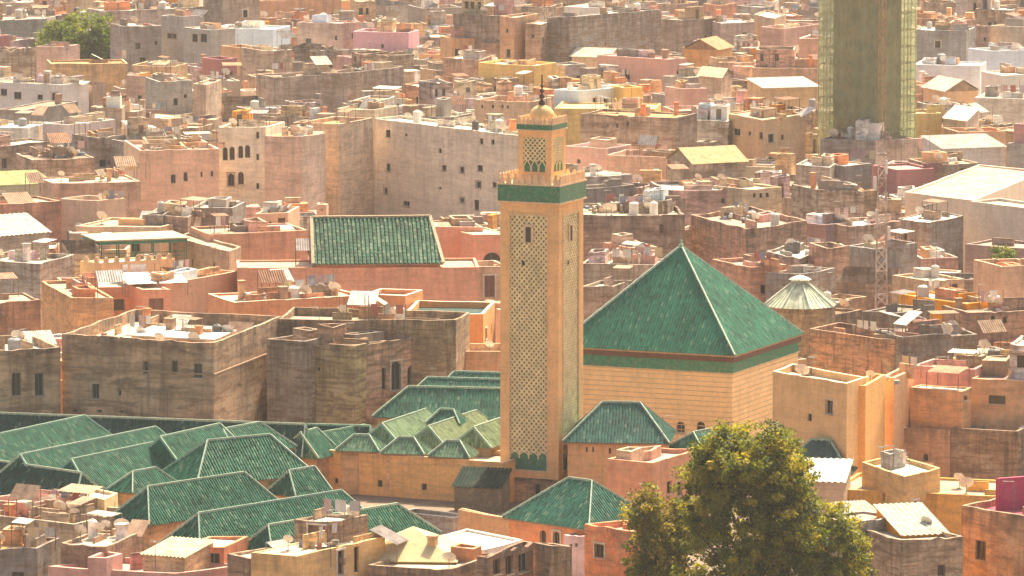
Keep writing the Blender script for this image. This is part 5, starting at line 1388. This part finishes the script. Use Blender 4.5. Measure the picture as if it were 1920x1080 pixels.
for i, F_ in enumerate(seen):
    col = rf.choice(CH); rc = rf.choice(('crm', 'wht', 'crm', 'gry', 'crm', 'bei', 'wht', 'pnk', 'wht'))
    wear = min(1, max(.1, rf.gauss(.45, .22)))
    if i < N_OWN:
        cc, x0, y0 = F_['c']; px, py = (x0 + cc[1]) * 4, (y0 + cc[0]) * 4
        (lx, ly), ln = min(LAND, key=lambda t: math.hypot(t[0][0] - px, (t[0][1] - py) * 2))
        dx, dy = px - lx, (py - ly) * 2
        rel = ('right of' if dx > 0 else 'left of') if abs(dx) > abs(dy) * 1.2 else ('below' if dy > 0 else 'above')
        if 40 < abs(dx) and 40 < abs(dy) and rel in ('below', 'above'): rel += (' and right of' if dx > 0 else ' and left of')
        roof = rf.random(); na = rf.choice((0, 1, 2, 2, 3, 4))
        opt = dict(pp=rf.choice((.06, .1, .15, .25, .5, .8)))
        if roof < .07: opt = dict(pp=.1, roof='mono', up=rf.uniform(.5, 1.1), sheet=rf.choice(((.6, .54, .45), (.5, .44, .37), (.45, .32, .23), (.62, .58, .52), (.36, .32, .29))))
        kind = 'with sloping sheet roof' if 'roof' in opt else f'with {RW[rc]} roof'
        opts = [f'{CW[col]} house {kind} {rel} {ln}', f'small {CW[col]} house {kind} {rel} {ln}', f'{"weathered" if wear > .5 else "plain"} {CW[col]} house {kind} {rel} {ln}',
                f'{"tall" if F_["h"] > 7.5 else "low"} {"weathered" if wear > .5 else "plain"} {CW[col]} house {kind} {rel} {ln}']
        lab = next((o for o in opts if o not in used), opts[-1]); used[lab] = 1
        house_poly(F_['poly'], F_['h'], col, lab, wear, group='houses packed in the old town', rc=rc, auto=na + 2, clutter=rf.uniform(.3, 1.8), opt=opt)
    else:
        c3 = tuple(x * .7 + y * .3 for x, y in zip(jit(PAL[col], .1)[:3], (.47, .425, .375)))  # pale haze tone blended into these wall colours too
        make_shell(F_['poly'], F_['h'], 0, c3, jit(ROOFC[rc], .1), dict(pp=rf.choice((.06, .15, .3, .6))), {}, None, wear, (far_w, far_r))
        P, Q = F_['poly'][0], F_['poly'][1]; e = (Q - P); L = e.length; e /= L; o = Vector((e.y, -e.x, 0)) * .02
        nbk = Vector((-e.y, e.x, 0)); Dp = (F_['poly'][2] - Q).length; rzz = math.atan2(e.y, e.x)
        for k in range(rf.randrange(3, 9)):
            ww, dd_, hh = rf.uniform(.5, 2.6), rf.uniform(.4, 2.0), rf.choice((.3, .5, .8, 1.6, 2.2)); pc = P + e * rf.uniform(ww / 2 + .3, max(ww / 2 + .31, L - ww / 2 - .3)) + nbk * rf.uniform(dd_ / 2 + .3, max(dd_ / 2 + .31, Dp - dd_ / 2 - .3))
            far_w.box((pc.x, pc.y, F_['h'] + hh / 2 - .6), (min(ww, L - .8), min(dd_, Dp - .8), hh), (*jit(PAL[rf.choice(CH)], .1)[:3], .4), rzz)
        for k in range(rf.choice((0, 1, 2, 3))):
            u = rf.uniform(.6, L - 1.4); z = F_['h'] - rf.choice((1.5, 2.0, 4.2)); ww, hh = rf.uniform(.4, .8), rf.uniform(.6, 1.1)
            if z - hh < .5: continue
            far_r.face([P + e * u + o + Vector((0, 0, z - hh)), P + e * (u + ww) + o + Vector((0, 0, z - hh)), P + e * (u + ww) + o + Vector((0, 0, z)), P + e * u + o + Vector((0, 0, z))], (.02, .018, .018))
fw = far_w.build('distant_houses', 'plaster')
if fw: fw['kind'] = 'stuff'; fw['label'] = 'mass of distant old town houses seen only in slivers'; fw['category'] = 'houses'
fr = far_r.build('distant_house_roofs', 'roof')
if fr: fr['kind'] = 'stuff'; fr['label'] = 'flat roofs of the distant old town houses'; fr['category'] = 'roofs'

# ------------------------------------------------------------------ what stands on the roofs
up = Vector((0, 0, 1))
def blocked(pl, z):
    pr = [project((q.x, q.y, zz_)) for q in pl for zz_ in (z - .5, z)]
    x0, x1 = min(p[0] for p in pr) + 2, max(p[0] for p in pr) - 2; y0, y1 = min(p[1] for p in pr), max(p[1] for p in pr) + 8
    a0, a1, c0, c1 = max(0, int(x0 // 8)), min(240, int(x1 // 8) + 1), max(0, int(y0 // 8)), min(136, int(y1 // 8) + 1)
    return a0 < a1 and c0 < c1 and bool((KEEP[c0:c1, a0:a1] > max(p[2] for p in pr) + 5).any())
def proto_dish():
    parts = {}
    m = MB(); n = 14; r = .5
    for k in range(3):
        r0, r1 = r * k / 3, r * (k + 1) / 3; z0, z1 = .55 * r0 * r0, .55 * r1 * r1
        for i in range(n):
            a, b = 2 * math.pi * i / n, 2 * math.pi * (i + 1) / n
            q = [(r0 * math.cos(a), r0 * math.sin(a), z0), (r1 * math.cos(a), r1 * math.sin(a), z1), (r1 * math.cos(b), r1 * math.sin(b), z1), (r0 * math.cos(b), r0 * math.sin(b), z0)]
            m.face(q[1:] if k == 0 else q, (.74, .66, .57))
    parts['reflector'] = m.mesh('reflector'); parts['reflector'].materials.append(MAT['white']); parts['reflector'].shade_smooth()
    m = MB(); m.tube((0, -.45, .05), (0, 0, .5), .015, .015, (.3, .27, .24), 5); m.box((0, 0, .52), (.08, .08, .14), (.5, .46, .4)); parts['feed_arm'] = m.mesh('feed_arm'); parts['feed_arm'].materials.append(MAT['junk'])
    m = MB(); m.tube((0, 0, 0), (0, 0, .75), .03, .03, (.3, .26, .22), 6); m.box((0, 0, .03), (.25, .25, .06), (.4, .32, .25)); parts['pole'] = m.mesh('pole'); parts['pole'].materials.append(MAT['junk'])
    return parts
DISH = proto_dish()
DISHES = 0
def dish(loc, az, size, label, group):
    global DISHES
    if DISHES >= 300: return
    DISHES += 1
    t = thing('satellite_dish', label, 'satellite dish', loc, group, az)
    ph = .75
    for nm, me in DISH.items():
        o = bpy.data.objects.new(nm, me); COL.objects.link(o); o.parent = t
        if nm != 'pole': o.location = (0, 0, ph + .05 * size); o.rotation_euler = (R(-52), 0, 0); o.scale = (size,) * 3
        else: o.location = (0, 0.06, 0)
    return t
def where(poly, rr, m=.12):
    u, v = rr.uniform(m, 1 - m), rr.uniform(m, 1 - m)
    return poly[0].lerp(poly[1], u).lerp(poly[3].lerp(poly[2], u), v)
rc_ = random.Random(5)
TANKC = ((.3, .29, .28), (.74, .7, .62), (.12, .11, .1), (.62, .56, .48), (.5, .46, .4))
SHC = ((.62, .58, .5), (.5, .33, .22), (.7, .66, .58), (.35, .3, .27), (.44, .24, .15))
CLOTHC = ((.7, .64, .56), (.42, .16, .13), (.24, .28, .34), (.62, .47, .28), (.5, .47, .44), (.66, .62, .56), (.5, .32, .3))
for H_ in list(HOUSES):
    if not H_['clutter'] or H_['z'] is None: continue
    poly, z, root = H_['poly'], H_['z'], H_['root']
    e = (poly[1] - poly[0]); L = e.length; e.normalize(); rz = math.atan2(e.y, e.x); D = (poly[2] - poly[1]).length; nb = (poly[2] - poly[1]).normalized()
    area = L * D; Y = poly[0].y; k = H_['clutter'] * (2.2 if Y < 462 else 1.9)
    short = root['label']; hl = ' '.join(short.split()[:11])
    org = root.matrix_basis.translation
    # upper storey over part of the roof
    busy = None
    if L > 6 and D > 4 and k >= .5 and rc_.random() < (.5 if not H_['explicit'] else .22):
        w = L * rc_.uniform(.35, .6); d = D * rc_.uniform(.5, .8); hh = rc_.uniform(1.8, 3.0)
        side = rc_.choice((0, 1)); A = poly[0] + e * ((.3 if side == 0 else L - w - .3)) + nb * (D - d - .3)
        pl = [A, A + e * w, A + e * w + nb * d, A + nb * d]; c = jit(H_['c3'], .14) if rc_.random() < .5 else jit(PAL[rc_.choice(CH)], .1)
        if blocked(pl, z + hh): hh = 0.0
        hs = []
        for q in range(rc_.choice((1, 2, 3)) if hh else 0):
            u = (q + rc_.uniform(.25, .6)) * w / 3
            hs.append((u, u + rc_.uniform(.4, .7), z + .9, z + min(hh - .4, 1.9)))
        if hh:
            m, r_, zz, inw = make_shell([Vector((q.x, q.y, z + hh)) for q in pl], z + hh, z + .003, c, jit(ROOFC[rc_.choice(('crm', 'wht', 'gry', 'bei', 'brn'))], .1), dict(pp=rc_.choice((.05, .12, .3, .6))), {0: hs}, None, rc_.uniform(.2, .85))
            o = m.build('upper_storey', 'plaster', root); q = r_.build('storey_roof', 'roof', None, org=org); q.parent = o
        for h_ in hs:
            dm = MB(); P = lambda u, zz_: A + e * u + up * (zz_ - A.z) + nb * .2
            dm.face([P(h_[0], h_[2]), P(h_[1], h_[2]), P(h_[1], h_[3]), P(h_[0], h_[3])], (.025, .022, .02)); q = dm.build('window', 'glass', None, org=org); q.parent = o
        if hh: busy = side
    # rooftop room: masonry, a part of the house
    for room in range((1 if rc_.random() < .55 else 0) if Y < 540 else rc_.choice((0, 1, 2, 3))):
      if L > 3.2 and D > 3 and k >= .3:
          w, d = rc_.uniform(1.3, max(1.5, min(4.2, L * .45))), rc_.uniform(1.3, max(1.5, min(3.4, D * .45))); hh = rc_.uniform(1.0, 2.5)
          hasdoor = w > 1.6 and hh > 1.6 and rc_.random() < .6
          fx = rc_.uniform(w / 2 + .3, L - w / 2 - .3) if busy is None else (L - w / 2 - .35 if busy == 0 else w / 2 + .35)
          if busy is not None or room: w = min(w, L * .3)
          if busy is not None: fx = L - w / 2 - .35 if busy == 0 else w / 2 + .35
          elif room: fx = w / 2 + .3 + (L - w - .6) * (.05, .5, .95)[room % 3]; d = min(d, D * .3); hh *= .75; hasdoor = hasdoor and hh > 1.6
          p = poly[0] + e * fx + nb * rc_.uniform(max(D * .4, d / 2 + .4), D - d / 2 - .35)
          c = jit(PAL[rc_.choice(CH)], .1); A = p - e * w / 2 - nb * d / 2; B = p + e * w / 2 - nb * d / 2
          pl = [A, B, B + nb * d, A + nb * d]
          if blocked(pl, z + hh): hh *= .45; hasdoor = False
          m, r_, zz, inw = make_shell([Vector((q.x, q.y, z + hh)) for q in pl], z + hh, z + .003, c, jit(ROOFC[rc_.choice(('crm', 'wht', 'gry', 'bei'))], .1), dict(pp=rc_.choice((.05, .1, .25))), {0: [(w * .5 - .32, w * .5 + .32, z + .1, z + min(1.75, hh - .3))]} if hasdoor else {}, None, rc_.uniform(.15, .8))
          o = m.build('rooftop_room', 'plaster', root); q = r_.build('room_roof', 'roof', None, org=org); q.parent = o
          if hasdoor:
              dm = MB(); ax = (e, nb, up); pc = A + e * (w * .5) + up * (-A.z + z + .1 + (min(1.75, hh - .3) - .1) / 2); dm.box(pc + nb * .2, (.64, .05, min(1.75, hh - .3) - .1), jit(rc_.choice(((.16, .09, .06), (.14, .15, .15), (.3, .22, .16), (.12, .11, .1))), .2), ax=ax)
              q = dm.build('room_door', 'paint', None, org=org); q.parent = o
    # low dividing walls
    for _ in range(int(k * area / 48 + rc_.random())):
        a = where(poly, rc_); b = a + (e if rc_.random() < .5 else nb) * rc_.uniform(1.2, 3.2)
        hh = rc_.uniform(.4, 1.2); m = MB(); a2, b2 = Vector((a.x, a.y, z + hh / 2)), Vector((b.x, b.y, z + hh / 2))
        m.bar(a2, b2, .2, (*jit(H_['c3'], .15)[:3], .5), hh); m.build('partition_wall', 'plaster', root)
    # dishes
    nd = int(k * area / 95 + rc_.random() * 1.1)
    for _ in range(min(nd, 6)):
        p = where(poly, rc_); dish((p.x, p.y, z), R(rc_.uniform(-32, -8)), rc_.uniform(.75, 1.25), f'satellite dish on the {hl}', f'dishes on the {hl}')
    # tanks, sheets, washing, junk
    for _ in range(int(k * area / 34 + rc_.random())):
        p = where(poly, rc_); t_ = rc_.random(); p = Vector((p.x, p.y, z))
        if t_ < .13:
            o = thing('water_tank', f'water tank on the {hl}', 'water tank', p, f'tanks on the {hl}')
            m = MB(); r0 = rc_.uniform(.35, .6); hh = rc_.uniform(.8, 1.3); c = jit(rc_.choice(TANKC), .1)
            m.lathe(p, [(r0, 0), (r0, hh), (r0 * .7, hh + .12), (r0 * .25, hh + .16), (0, hh + .17)], c, 12); m.build('body', 'white', o)
            m = MB(); m.lathe(p, [(r0 * .26, hh + .15), (r0 * .26, hh + .24), (0, hh + .25)], tuple(x * .7 for x in c[:3]), 8); m.build('lid', 'white', o)
        elif t_ < .36:
            m = MB(); w, d = rc_.uniform(1.2, 3.0), rc_.uniform(1.0, 2.2); a = rz + rc_.choice((0, 0, math.pi / 2)); ex = Vector((math.cos(a), math.sin(a), 0)); ey = Vector((-ex.y, ex.x, 0))
            tl = rc_.choice((.12, .3, 1.0)); h0 = rc_.choice((.06, .06, 1.4, 1.7)); h0 = max(h0, .06)
            P = [p + up * h0, p + ex * w + up * h0, p + ex * w + ey * d + up * (h0 + tl), p + ey * d + up * (h0 + tl)]
            c = jit(rc_.choice(SHC), .1); corrugated(m, *P, c, .22, .03)
            if h0 > 1 or tl > .5:
                o = thing('sheet_awning', f'metal awning on the {hl}', 'awning', p, f'awnings on the {hl}'); m.build('sheet', 'metal', o)
                for q in P:
                    pm = MB(); pm.bar((q.x, q.y, z), (q.x, q.y, q.z - .03), .07, (.25, .18, .12)); pm.build('post', 'junk', o)
            else:
                o = m.build('corrugated_sheet', 'metal'); tag(o, f'corrugated sheet on the {hl}', 'metal sheet', f'sheets on the {hl}')
        elif t_ < .5:
            o = thing('washing_line', f'washing line on the {hl}', 'washing line', p, f'washing on the {hl}')
            w = rc_.uniform(2, 3.5); ex = e
            for s in (0, 1):
                m = MB(); q = p + ex * (w * s); m.tube(q, q + up * 1.7, .03, .03, (.25, .2, .16), 5); m.build('post', 'junk', o)
            m = MB(); m.bar(p + up * 1.65, p + ex * w + up * 1.65, .02, (.3, .3, .3)); m.build('rope', 'junk', o)
            u = .15
            while u < w - .6:
                ww, hh = rc_.uniform(.4, .9), rc_.uniform(.5, 1.1); c = jit(rc_.choice(CLOTHC), .1); m = MB()
                for s in range(4):
                    f0, f1 = s / 4, (s + 1) / 4; o0, o1 = nb * .05 * math.sin(s * 2.1), nb * .05 * math.sin((s + 1) * 2.1)
                    a_, b_ = p + ex * (u + ww * f0) + up * 1.64, p + ex * (u + ww * f1) + up * 1.64
                    m.face([a_ - up * hh + o0, b_ - up * hh + o1, b_, a_], c)
                m.build('hung_cloth', 'cloth', o); u += ww + rc_.uniform(.05, .5)
        elif t_ < .72:
            o = None; m = MB()
            for q in range(rc_.randrange(4, 9)):
                s = (rc_.uniform(.2, .9), rc_.uniform(.15, .5), rc_.uniform(.1, .45)); m.box(p + e * rc_.uniform(-.7, .7) + nb * rc_.uniform(-.6, .6) + up * (s[2] / 2 + rc_.choice((0, 0, .25))), s, jit(rc_.choice(SHC + CLOTHC[:5] + ((.2, .14, .1), (.3, .22, .15))), .2), rc_.uniform(0, 3))
            o = m.build('salvage_heap', 'junk'); o['kind'] = 'stuff'; tag(o, f'salvage heap on the {hl}', 'salvage', f'heaps on the {hl}')
        elif t_ < .88:
            o = thing('antenna', f'television antenna on the {hl}', 'antenna', p, f'antennas on the {hl}')
            hh = rc_.uniform(1.8, 3.4); m = MB(); m.tube(p, p + up * hh, .03, .02, (.22, .19, .17), 5); m.build('pole', 'junk', o)
            m = MB(); a = rc_.uniform(0, 3); ex = Vector((math.cos(a), math.sin(a), 0)); ey = Vector((-ex.y, ex.x, 0)); m.bar(p + up * hh, p + up * hh + ex * .9, .025, (.4, .37, .33))
            for s in range(5): m.bar(p + up * hh + ex * (.1 + .18 * s) - ey * .28, p + up * hh + ex * (.1 + .18 * s) + ey * .28, .02, (.4, .37, .33))
            m.build('elements', 'junk', o)
        else:
            m = MB(); s = rc_.uniform(.4, .7); hh = rc_.uniform(.8, 1.7); c = jit(rc_.choice((PAL['sal'], PAL['pch'], PAL['wht'], PAL['brn'])), .1)
            m.box(p + up * (hh / 2 + .003), (s, s, hh), c, rz); m.box(p + up * (hh + .06), (s + .16, s + .16, .1), c, rz)
            m.build('chimney', 'plaster', root)

# ------------------------------------------------------------------ single things picked out of the photograph
def roof_under(px, py):
    best = None
    for H_ in HOUSES:
        if H_['z'] is None: continue
        p = onz(px, py, H_['z']); P = H_['poly']; ok = True
        for i in range(4):
            a, b = P[i], P[(i + 1) % 4]
            if (b.x - a.x) * (p.y - a.y) - (b.y - a.y) * (p.x - a.x) < -.02: ok = False; break
        if ok and (best is None or p.y < best[0].y): best = (p, H_)
    return best
for (px, py, sz) in ((1655, 690, 1.5), (1674, 688, 1.1), (1624, 676, 1.0), (1694, 690, 1.1), (1868, 902, 1.2), (1884, 899, 1.1), (1908, 897, 1.2), (1812, 927, 1.2), (683, 978, 1.3), (646, 979, 1.1), (662, 981, 1.0), (228, 1006, 1.2), (182, 1012, 1.1), (1440, 480, 1.0), (1160, 494, 1.1), (1192, 493, 1.0),
                     (705, 502, 1.5), (1110, 495, .9), (1578, 424, 1.0), (1215, 494, .9), (60, 972, 1.1), (110, 968, 1.0), (35, 1020, 1.1), (150, 1015, 1.0)):
    r_ = roof_under(px, py)
    if r_ and r_[1]['clutter']:
        hl = ' '.join(r_[1]['label'].split()[:11])
        dish((r_[0].x, r_[0].y, r_[1]['z']), R(rc_.uniform(-30, 5)), sz, f'satellite dish on the {hl}', f'dishes on the {hl}')
def vault():
    r_ = roof_under(610, 570)
    if not r_: return
    H_ = r_[1]; p = r_[0]; P = H_['poly']; e = (P[1] - P[0]).normalized(); nb = Vector((-e.y, e.x, 0)); z = H_['z']
    p = P[0].lerp(P[1], .68) + nb * 2.6; p.z = z
    t = thing('barrel_vault', 'cream barrel vault on the salmon roof terrace', 'vault', p)
    m = MB(); n = 12; r0 = 1.25; L = 1.75
    for i in range(n):
        a, b = math.pi * i / n, math.pi * (i + 1) / n
        q = lambda s, t_: p + e * (s * L) + nb * (math.cos(t_) * r0) + up * (math.sin(t_) * r0)
        m.face([q(-1, a), q(1, a), q(1, b), q(-1, b)], (.74, .62, .45, .1))
        for s in (-1, 1): m.face([p + e * (s * L), q(s, a), q(s, b)], (.70, .55, .4, .1))
    m.build('shell', 'plaster', t)
vault()
def panels():
    for k, (f0, f1, b0, b1, lb) in enumerate((((240, 533), (294, 531), (222, 511), (278, 510), 'left one of two tilted white sheet panels by crenellated house'), ((300, 531), (352, 529), (284, 510), (336, 508), 'right one of two tilted white sheet panels by crenellated house'))):
        A, B, D, C = onz(*f0, 7.5), onz(*f1, 7.5), onz(*b0, 7.9), onz(*b1, 7.9)
        t = thing('tilted_panel', lb, 'panel', (A.x, A.y, 7.0)); m = MB(); corrugated(m, A, B, C, D, (.74, .76, .74), .6, .015); m.build('sheet', 'metal', t)
        for q in (A, B, C, D): m = MB(); m.bar((q.x, q.y, 6.3), (q.x, q.y, q.z - .02), .08, (.3, .25, .2)); m.build('leg', 'junk', t)
panels()
def deck():
    for z0, h, pts, lb in ((10.1, 10.85, [(246, 628), (400, 636), (440, 619)], 'white raised deck on the roof of the huge brown block'),):
        A, B, C = (onz(*p, h) for p in pts); D = A + C - B; q = [A, B, C, D]; c = (A + C) / 2
        t = thing('roof_deck', lb, 'roof deck', (c.x, c.y, z0)); m = MB()
        for i in range(4): a, b = q[i], q[(i + 1) % 4]; m.face([(a.x, a.y, z0), (b.x, b.y, z0), (b.x, b.y, h), (a.x, a.y, h)], (.52, .36, .25, .3))
        m.build('wall', 'plaster', t); m = MB(); ee = inset(q, -.15)
        m.face([(p.x, p.y, h + .01) for p in ee], (.82, .77, .68)); m.face([(p.x, p.y, h - .1) for p in ee[::-1]], (.6, .5, .4))
        for i in range(4): a, b = ee[i], ee[(i + 1) % 4]; m.face([(a.x, a.y, h - .1), (b.x, b.y, h - .1), (b.x, b.y, h + .01), (a.x, a.y, h + .01)], (.7, .6, .48))
        m.build('slab', 'roof', t)
deck()
# two things with one description are told apart by their order from left to right
dup = {}
for o in bpy.data.objects:
    if o.parent is None and o.get('label') and o.get('category') and o.get('kind') != 'structure': dup.setdefault(o['label'], []).append(o)
NTH = ('leftmost', 'second-from-left', 'third-from-left', 'fourth-from-left', 'fifth-from-left', 'sixth-from-left', 'seventh-from-left', 'eighth-from-left')
for lb, os_ in dup.items():
    if len(os_) < 2 or len(os_) > 9: continue
    def px_(o):
        if o.type == 'EMPTY': p = o.location
        else: v = o.data.vertices[0].co; p = v
        return project(p)[0]
    os_.sort(key=px_); n = len(os_)
    for i, o in enumerate(os_):
        nm = NTH[i] if i < n - 1 else 'rightmost'
        if n == 3 and i == 1: nm = 'middle'
        o['label'] = f'{nm} {lb}'

# ------------------------------------------------------------------ haze over the town
hz = MB(); hz.box((0, 1620, 45.5), (4000, 3500, 93), (1, 1, 1))
hm = bpy.data.materials.new('valley_haze'); hm.use_nodes = True
for n in list(hm.node_tree.nodes): hm.node_tree.nodes.remove(n)
ho = hm.node_tree.nodes.new('ShaderNodeOutputMaterial'); pv = hm.node_tree.nodes.new('ShaderNodeVolumePrincipled')
pv.inputs['Color'].default_value = (.93, .94, .95, 1); pv.inputs['Density'].default_value = .000062; pv.inputs['Anisotropy'].default_value = .1
hm.node_tree.links.new(pv.outputs[0], ho.inputs['Volume'])
haze = hz.build('haze', hm); haze['kind'] = 'stuff'; haze['label'] = 'pale warm haze lying over the whole town'
